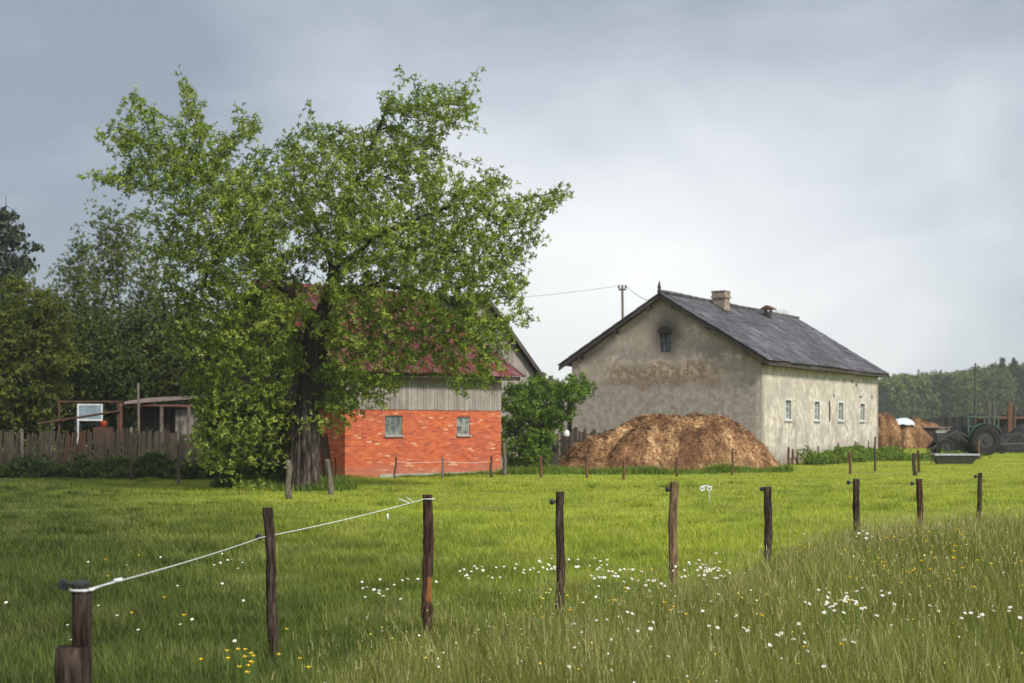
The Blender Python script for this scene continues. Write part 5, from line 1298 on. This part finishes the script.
# bush between barn and heap
make_tree('green_bush', 'fresh green bush growing between the brick barn and the straw heap', 'bush', None, 57.5, [(538,474,0,0),(540,440,0,0),(528,410,.3,1),(556,405,-.2,1)],
    [(504,470),(503,430),(504,400),(508,384),(522,378),(538,375),(552,380),(566,377),(580,374),(594,386),(588,400),(574,404),(570,420),(560,432),(554,455),(548,472),(526,474)], 1200, 1.7, 'leaf_fresh', 'bark', 22, step=.22, kill=.30, per=6, lsize=1.15, nl=9, lrad=.03, spread=.13, trunk_r=.09, spikes=(((570,380),(592,384),14,.15),((505,395),(503,450),14,.2)))
bg = 'trees behind the picket fence at the left'
TT = [
 ('birch_tree', 'tallest slim birch with a round dark tuft at its top, left of the fruit tree', 'birch', 62, [(124,470,0,0),(122,400,0,0),(120,330,.1,1),(118,270,0,2),(118,230,0,3),(140,280,.4,2),(98,290,-.3,2)],
   [(104,222),(116,212),(134,214),(140,228),(150,232),(168,262),(160,290),(176,320),(182,360),(176,400),(150,418),(110,420),(88,400),(80,360),(86,320),(92,290),(88,270),(98,250),(96,236)], 1700, 2.2, 'leaf_birch', 'birch_bark', 31, dict(gap=.75, per=2, lsize=1.15, nl=7, droop=.06, ldroop=.4, kill=.42, trunk_r=.16, spikes=(((118,240),(110,214),30,.35),((120,235),(134,218),30,.35)))),
 ('birch_tree', 'lower broad birch with thin see through foliage, right of the conifer', 'birch', 66, [(78,470,0,0),(78,400,0,0),(76,340,0,1),(80,290,0,2),(82,255,0,3),(60,300,.4,2)],
   [(76,250),(90,246),(98,270),(104,300),(112,340),(108,390),(80,410),(50,400),(38,360),(44,320),(40,292),(52,272),(64,268)], 1500, 2.2, 'leaf_birch', 'birch_bark', 32, dict(gap=.7, per=2, lsize=1.25, nl=7, droop=.06, ldroop=.4, kill=.45, trunk_r=.15)),
 ('maple_tree', 'bushy yellow green maple at the left edge of the picture', 'maple', 57, [(16,470,0,0),(16,420,0,0),(14,370,0,1),(30,340,.5,2),(-10,340,-.5,2)],
   [(-50,300),(-30,282),(0,276),(22,284),(40,296),(54,310),(66,326),(72,350),(62,372),(70,392),(56,416),(40,430),(0,440),(-40,440),(-60,380)], 1700, 2.6, 'leaf_yellow', 'bark', 33, dict(per=3, lsize=1.35, nl=7, kill=.45, trunk_r=.2)),
 ('hazel_tree', 'dark green rounded hazel beside the yellow green maple', 'hazel', 60, [(98,470,0,0),(98,420,0,0),(96,380,0,1)],
   [(62,400),(64,360),(72,334),(90,320),(110,316),(130,326),(146,344),(150,370),(146,392),(130,400),(110,397),(84,402)], 1300, 2.4, 'leaf_dark', 'bark', 34, dict(per=3, lsize=1.35, nl=7, kill=.45, trunk_r=.15)),
 ('plum_tree', 'dark leafy plum tree standing over the tin roofed shed', 'plum tree', 61, [(176,470,0,0),(174,420,0,0),(172,370,0,1)],
   [(138,392),(136,350),(146,322),(166,304),(184,306),(200,330),(220,352),(240,380),(232,398),(200,394),(170,390),(150,398)], 1500, 2.3, 'leaf_birch', 'bark', 35, dict(per=3, lsize=1.3, nl=7, kill=.45, trunk_r=.15, vr=(0,.7))),
 ('beech_tree', 'darkest dense tree filling the gap behind the pole frame', 'beech', 70, [(70,470,0,0),(68,420,0,0),(60,370,0,1),(110,380,0,1)],
   [(-60,440),(-50,340),(0,320),(30,330),(60,340),(90,350),(130,345),(170,350),(210,370),(250,400),(250,440),(100,446)], 2300, 3.2, 'leaf_dark', 'bark', 36, dict(per=3, lsize=1.7, nl=7, kill=.6, trunk_r=.25, vr=(0,.5)))]
for nm, lab, cat, Dc, sk_, poly, na, rm, lm, bm, sd, kw in TT:
    kw['per'] = kw['per'] * 3 if 'birch' in nm else kw['per'] * 4; kw['lsize'] *= .95; kw['twigs'] = 40
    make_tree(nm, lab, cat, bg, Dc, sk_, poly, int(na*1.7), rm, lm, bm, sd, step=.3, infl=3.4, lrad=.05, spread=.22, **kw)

def needle_tree(name, label, loc, h, w, seed, group=None, needles=True, density=1., start=.12, dr=.35):
    rr = random.Random(seed); r = np.random.default_rng(seed); root = thing(name, label, 'conifer', loc, 0, group)
    b = MB(); b.tube([(0,0,-.3),(.05,0,h*.3),(0,.03,h*.7),(0,0,h)], [h*.016,h*.012,h*.006,.01], 9, True, .05); b.build('trunk', M['bark'], root, True)
    br = MB(); P = []; T = []
    z = h * start
    while z < h * .985:
        t_ = (z / h); L_ = w * (1 - t_) ** .72 * rr.uniform(.65, 1.1) + .12
        for k in range(rr.choice((4,5,6))):
            a = rr.uniform(0, 6.28); l_ = L_ * rr.uniform(.6, 1.1); pts_ = []
            for s_ in range(6):
                q = s_ / 5; pts_.append(Vector((math.cos(a)*l_*q, math.sin(a)*l_*q, z - dr*l_*q*(1.3 - .9*q) + .02*rr.uniform(-1,1))))
            br.tube(pts_, [.03,.024,.018,.013,.009,.004], 4)
            n = int(46 * l_ * density)
            for m_ in range(n):
                q = rr.random() ** .8; i_ = min(int(q*5), 4); p = pts_[i_].lerp(pts_[i_+1], q*5-i_)
                sgn = rr.choice((-1,1)); sp_ = rr.random() * .28 * (1.1-q) * l_ * .7
                P.append((p.x - math.sin(a)*sgn*sp_, p.y + math.cos(a)*sgn*sp_, p.z - rr.random()*.28 - sp_*.3)); T.append(a)
        z += rr.uniform(.22, .36) * (1 + .3*(1-t_))
    br.build('branches', M['bark'], root)
    P = np.array(P); n = len(P); az = r.uniform(0, 6.28, n)
    tv = [(0,0,0),(.035,0,-.05),(.0,0,-.24),(-.035,0,-.05),(0,.03,-.02),(.0,.11,-.16),(0,.02,-.2),(0,-.09,-.15)]; tf = [(0,1,2,3),(4,5,6,7)]
    V, Lp, C, At = scatter(tv, tf, P, rand_rot(n, r, .8), r.uniform(.7, 1.5, n), r.uniform(0, 1, n))
    np_mesh('crown', V, Lp, C, M['needles'], root, At); return root
c = at(6, 427, 74); needle_tree('spruce', 'dark ragged conifer with drooping branches at the left edge', (c.x, 74, 0), at(0,196,74).z, 6.0, 41, None, density=.42, start=.3, dr=.45)
# two trees far off in the gap between barn and house
for px, yt, lab, sd in ((543,369,'faint distant conifer seen over the shed roof, left one of the pair',51),(551,374,'faint distant conifer seen over the shed roof, right one of the pair',52)):
    c = at(px, yt, 230); needle_tree('spruce', lab, (c.x, 230, 0), c.z, 2.6, sd, 'pair of far conifers over the shed roof', density=1.6, start=.1, dr=.1)

# ------------------------------------------------------------------ the far wood: one mass
r = np.random.default_rng(77); PP = []; VV = []; trk = MB()
fx = at(862, 0, 380).x
for row in range(4):
    yr = 372 + row * 12; x_ = fx - 8 + row*2
    while x_ < 250:
        px = 512 + x_ * F / yr
        ytop = np.interp(px, [870,895,925,960,985,1005,1024,1200], [384,378,376,374,370,367,364,360]) + r.normal(0, 1.3) - row * .6
        h_ = H - (ytop - HOR) * yr / F; wv = r.uniform(3.2, 5.2); con = (px > 985 and r.random() < .35) or r.random() < .06
        n = 420; q = r.random(n); a = r.uniform(0, 6.28, n)
        if con: h_ += r.uniform(0, 1.8); zz = q ** 1.3; rad_ = wv * .7 * (1 - zz) ** .9 * r.uniform(.3, 1.05, n); zc = .12*h_ + zz * .88 * h_
        else:
            zz = q; rad_ = wv * np.sqrt(np.clip(1 - (2*np.clip(zz, .25, 1) - 1) ** 2, 0, 1)) * r.uniform(.4, 1.05, n) + .3; zc = .05*h_ + zz * .93 * h_ + r.normal(0, .4, n)
        yy = yr + r.normal(0, 3)
        PP.append(np.stack([x_ + rad_*np.cos(a), yy + rad_*np.sin(a), zc], 1)); VV.append(np.clip((.12 if con else .55) + r.normal(0, .22) + .25*(q-.5) + r.normal(0, .12, n), 0, 1))
        x_ += r.uniform(2.2, 4.4)
P = np.concatenate(PP); v = np.concatenate(VV); tv, tf = rosette(5, 1., 1.2, 9)
V, Lp, C, At = scatter(tv, tf, P, rand_rot(len(P), r), r.uniform(7, 12, len(P)), v)
fo = np_mesh('far_wood', V, Lp, C, M['far_leaf'], None, At)
tag(fo, 'distant hazy mixed wood along the horizon at the right', 'wood', None, 'stuff')
print('far wood', len(P))

# ------------------------------------------------------------------ flowers
def daisy_mesh(seed, hgt):
    rr = random.Random(seed); b = MB(); ln = rr.uniform(-.04,.04)
    b.tube([(0,0,-.02),(ln*.4,0,hgt*.5),(ln,0,hgt)], .0022, 4, mi=2)
    tl = Matrix.Translation((ln,0,hgt)) @ Matrix.Rotation(rr.uniform(-.5,.5),4,'Y') @ Matrix.Rotation(rr.uniform(.1,.9),4,'X')
    n = 13
    for k in range(n):
        a = 2*math.pi*k/n; ca, sa = math.cos(a), math.sin(a); R_ = .0155*rr.uniform(.8,1.15); w = .0045
        q = [(.004*ca,.004*sa,0),(.013*ca-w*sa,.013*sa+w*ca,.002),(R_*ca,R_*sa,-.003),(.013*ca+w*sa,.013*sa-w*ca,.002)]
        b.add([tl @ Vector(v_) for v_ in q], [(3,2,1,0)], 0)
    c0 = len(b.v); b.add([tl @ Vector((.006*math.cos(a_),.006*math.sin(a_),.002)) for a_ in [2*math.pi*k/8 for k in range(8)]] + [tl @ Vector((0,0,.007))], [(k,(k+1)%8,8) for k in range(8)], 1)
    me = bpy.data.meshes.new('daisy'); me.from_pydata(b.v, [], b.f); me.update()
    for m_ in ('petal','yellow','stem'): me.materials.append(M[m_])
    me.polygons.foreach_set('material_index', b.m); return me
def cup_mesh(seed, hgt):
    rr = random.Random(seed); b = MB(); ln = rr.uniform(-.05,.05)
    b.tube([(0,0,-.02),(ln*.4,0,hgt*.5),(ln,0,hgt)], .002, 4, mi=2)
    for k in range(5):
        a = 2*math.pi*k/5; ca, sa = math.cos(a), math.sin(a); w = .009
        b.add([(ln+.003*ca,.003*sa,hgt),(ln+.013*ca-w*sa,.013*sa+w*ca,hgt+.008),(ln+.018*ca,.018*sa,hgt+.016),(ln+.013*ca+w*sa,.013*sa-w*ca,hgt+.008)], [(3,2,1,0)], 0)
    b.tube([(ln,0,hgt),(ln,0,hgt+.008)], .006, 6, mi=1)
    me = bpy.data.meshes.new('buttercup'); me.from_pydata(b.v, [], b.f); me.update()
    for m_ in ('yellow','yellow','stem'): me.materials.append(M[m_])
    me.polygons.foreach_set('material_index', b.m); return me
DM = [(h_, daisy_mesh(i, h_)) for i, h_ in enumerate((.30,.33,.36,.31,.34,.37))]
DS = [(h_, daisy_mesh(i+9, h_)) for i, h_ in enumerate((.12,.15))]
CM = [(h_, cup_mesh(i, h_)) for i, h_ in enumerate((.32,.36,.40,.34))]
CS = [(h_, cup_mesh(i+9, h_)) for i, h_ in enumerate((.20,.26))]
rr = random.Random(12); cnt = 0
def flowers(lib, name, label, cat, group, n, cx, cy, sx, sy, sc=1.0):
    global cnt
    for k in range(n):
        hgt, me = rr.choice(lib); px = rr.gauss(cx, sx) if sx < 90 else cx + rr.uniform(-1.7,1.7)*sx; py = rr.gauss(cy, sy) if sy < 25 else cy + rr.uniform(-1.6,1.6)*sy
        py = min(max(py, 512), 682); s_ = rr.uniform(.85, 1.1)
        Y = 15.
        for _ in range(12): Y = .5*Y + .5*(H - gz((px-512)*Y/F, Y) - hgt*s_) * F / (py - HOR)
        if not 6 < Y < 40: continue
        X = (px-512)*Y/F; o = bpy.data.objects.new(name, me); COL.objects.link(o)
        o.location = (X, Y, gz(X, Y)); o.scale = (s_,)*3; o.rotation_euler = (0,0,rr.uniform(-.7,.7)); tag(o, label, cat, group); cnt += 1
dg = 'white daisies in the meadow'
for n, cx, cy, sx, sy, lab in ((16,388,586,17,8,'white daisy in the loose patch to the left of the knobbly third post'),
 (16,478,571,14,4,'white daisy in the low row right of the knobbly third post'),(26,546,566,17,5,'white daisy clustered round the foot of the fourth post'),
 (26,606,572,16,6,'white daisy in the band right of the fourth post'),(16,650,578,13,6,'white daisy at the foot of the pale tan post'),
 (38,708,571,14,7,'white daisy in the densest patch right of the pale tan post'),(34,845,600,30,8,'white daisy in the wide patch below the right hand posts'),
 (34,740,632,105,17,'single white daisy sprinkled in the tall grass of the near meadow'),(6,862,536,4,3,'white daisy at the foot of the straight post third from the right'),
 (10,985,613,22,4,'white daisy in the thin row at the right edge of the meadow')):
    flowers(DM, 'daisy', lab, 'daisy', dg, n, cx, cy, sx, sy)
flowers(DS, 'daisy', 'white daisy in the short grass between the second and third posts', 'daisy', dg, 9, 228, 566, 9, 8)
flowers(DS, 'daisy', 'single white daisy in the short dark grass of the left foreground', 'daisy', dg, 14, 130, 600, 60, 28)
bgp = 'yellow buttercups in the grass'
flowers(CS, 'buttercup', 'yellow buttercup in the clump at the foot of the slim second post', 'buttercup', bgp, 16, 250, 655, 26, 9, 1.25)
flowers(CM, 'buttercup', 'yellow buttercup in the rough grass near the posts at the right', 'buttercup', bgp, 46, 915, 552, 60, 17)
flowers(CM, 'buttercup', 'yellow buttercup dotted among the daisies of the near meadow', 'buttercup', bgp, 20, 720, 610, 110, 27)
flowers(CS, 'buttercup', 'lone yellow buttercup in the short grass of the left foreground', 'buttercup', bgp, 7, 140, 590, 65, 30)
# specks of tiny blossom through the meadow, past counting
n = 8000; x = rng.uniform(-1.6, 11.5, n); y = 8 + 19 * rng.random(n); k = (y < meadow_far(x)) & in_view(x, y, 1.6) & (vnoise(x, y, 1.3, 44) > -.5); x, y = x[k], y[k]; n = len(x)
tv = [(-.006,-.006,0),(.006,-.006,0),(.006,.006,.002),(-.006,.006,.002)]
V, Lp, C, At = scatter(tv, [(0,1,2,3)], np.stack([x, y, g(x, y) + rng.uniform(.16, .36, n)], 1), rand_rot(n, rng, 1.1), rng.uniform(.5, 1.25, n), (rng.random(n) < .55).astype(float))
t = NT('blossom'); a = t.n('ShaderNodeAttribute', attribute_name='v').outputs['Fac']; M['blossom'] = t.out(t.ramp(a, [(.4,(.75,.60,.10)),(.6,(.75,.73,.66))]), .8)
tag(np_mesh('tiny_blossom', V, Lp, C, M['blossom'], attr=At), 'tiny pale and yellow specks of blossom scattered through the tall meadow', 'wild flowers', None, 'stuff')
print('flowers', cnt)

# ------------------------------------------------------------------ air, sky, sun, camera
SUN_EL, SUN_AZ = math.radians(42), math.radians(141)    # azimuth clockwise from +Y
W = bpy.data.worlds.new('World'); S.world = W; W.use_nodes = True
t = NT('', W)
sky = t.n('ShaderNodeTexSky', sky_type='NISHITA', sun_disc=False, sun_elevation=SUN_EL, sun_rotation=SUN_AZ)
tc = t.n('ShaderNodeTexCoord'); sep = t.n('ShaderNodeSeparateXYZ', {0: tc.outputs['Generated']})
den = t.math('ADD', t.math('MAXIMUM', sep.outputs[2], 0), .28)
vec = t.n('ShaderNodeCombineXYZ', {0: sep.outputs[0], 1: t.math('MULTIPLY', sep.outputs[1], .8), 2: t.math('MULTIPLY', sep.outputs[2], 1.7)})
c1 = t.noise(t.n('ShaderNodeMapping', {'Vector': vec.outputs[0], 'Location': (1.1, .3, 0)}), 2.3, 5, .5, .25)
c2 = t.noise(t.n('ShaderNodeMapping', {'Vector': vec.outputs[0], 'Scale': (1, 1, 1), 'Location': (3, 4, 0)}), 6.5, 6, .52, .5)
# bright thin part of the cloud deck low towards the right of the farm, thick cloud plus painted corner falloff high and to the sides
dx = t.math('SUBTRACT', sep.outputs[0], .09); dz_ = t.math('SUBTRACT', sep.outputs[2], .10)
dd = t.math('SQRT', t.math('ADD', t.math('MULTIPLY', t.math('MULTIPLY', dx, dx), 2.0), t.math('MULTIPLY', t.math('MULTIPLY', dz_, dz_), 5.0)))
bright = t.math('SUBTRACT', 1.0, t.math('MULTIPLY', dd, 1.9), clamp=True)
dsun = t.math('MAXIMUM', t.n('ShaderNodeVectorMath', {0: tc.outputs['Generated'], 1: (math.sin(SUN_AZ)*math.cos(SUN_EL), math.cos(SUN_AZ)*math.cos(SUN_EL), math.sin(SUN_EL))}, operation='DOT_PRODUCT').outputs['Value'], 0.)
thin = t.math('ADD', 1.0, t.math('MULTIPLY', t.math('MULTIPLY', dsun, dsun), 2.2))     # unseen glow round the hidden sun behind the camera, added to light the fronts
f_ = t.math('ADD', bright, t.math('MULTIPLY', t.math('SUBTRACT', c1, .5), .75)); f_ = t.math('ADD', f_, t.math('MULTIPLY', t.math('SUBTRACT', c2, .5), .5))
cl = t.ramp(f_, [(.0,(.27,.31,.375)),(.25,(.44,.485,.555)),(.55,(.68,.705,.755)),(.92,(.88,.885,.90))])
cl = t.n('ShaderNodeVectorMath', {0: cl, 1: t.n('ShaderNodeCombineXYZ', {0: t.math('MULTIPLY', thin, SKY_K), 1: t.math('MULTIPLY', thin, SKY_K), 2: t.math('MULTIPLY', thin, SKY_K*.97)}).outputs[0]}, operation='MULTIPLY').outputs[0]
mx = t.mix(.9, sky.outputs[0], cl)
bgn = t.n('ShaderNodeBackground', {'Color': mx, 'Strength': .1}); t.n('ShaderNodeOutputWorld', {'Surface': bgn.outputs[0]})

sl = bpy.data.lights.new('sun', 'SUN'); sl.energy = SUN_E; sl.angle = math.radians(11); sl.color = (1, .95, .86)
so = bpy.data.objects.new('sun', sl); COL.objects.link(so)
dirv = Vector((math.sin(SUN_AZ)*math.cos(SUN_EL), math.cos(SUN_AZ)*math.cos(SUN_EL), math.sin(SUN_EL)))
so.rotation_euler = dirv.to_track_quat('Z', 'Y').to_euler()

if HAZE:
    b = MB(); b.box(-340, -60, -1.2, 340, 470, 30); o = b.build('haze', None); tag(o, 'thin damp air that fades the far wood', None, None, 'stuff')
    hm = bpy.data.materials.new('haze'); hm.use_nodes = True; ht_ = hm.node_tree; ht_.nodes.clear()
    pv = ht_.nodes.new('ShaderNodeVolumePrincipled'); pv.inputs['Color'].default_value = (.90,.91,.95,1); pv.inputs['Density'].default_value = HAZE
    oo = ht_.nodes.new('ShaderNodeOutputMaterial'); ht_.links.new(pv.outputs[0], oo.inputs['Volume']); o.data.materials.append(hm)
    S.cycles.volume_bounces = 1

cam = bpy.data.cameras.new('camera'); co_ = bpy.data.objects.new('camera', cam); COL.objects.link(co_)
cam.lens = 50; cam.sensor_width = 36; cam.shift_y = (HOR - 341.5) / 1024; cam.clip_start = .1; cam.clip_end = 6000
co_.location = (0, 0, H); co_.rotation_euler = (math.pi/2, 0, 0)
cam.dof.use_dof = True; cam.dof.focus_distance = 15.; cam.dof.aperture_fstop = 3.2
S.camera = co_
S.view_settings.view_transform = 'Standard'; S.view_settings.look = 'None'; S.view_settings.gamma = 1; S.view_settings.exposure = EXPO
S.render.engine = 'CYCLES'
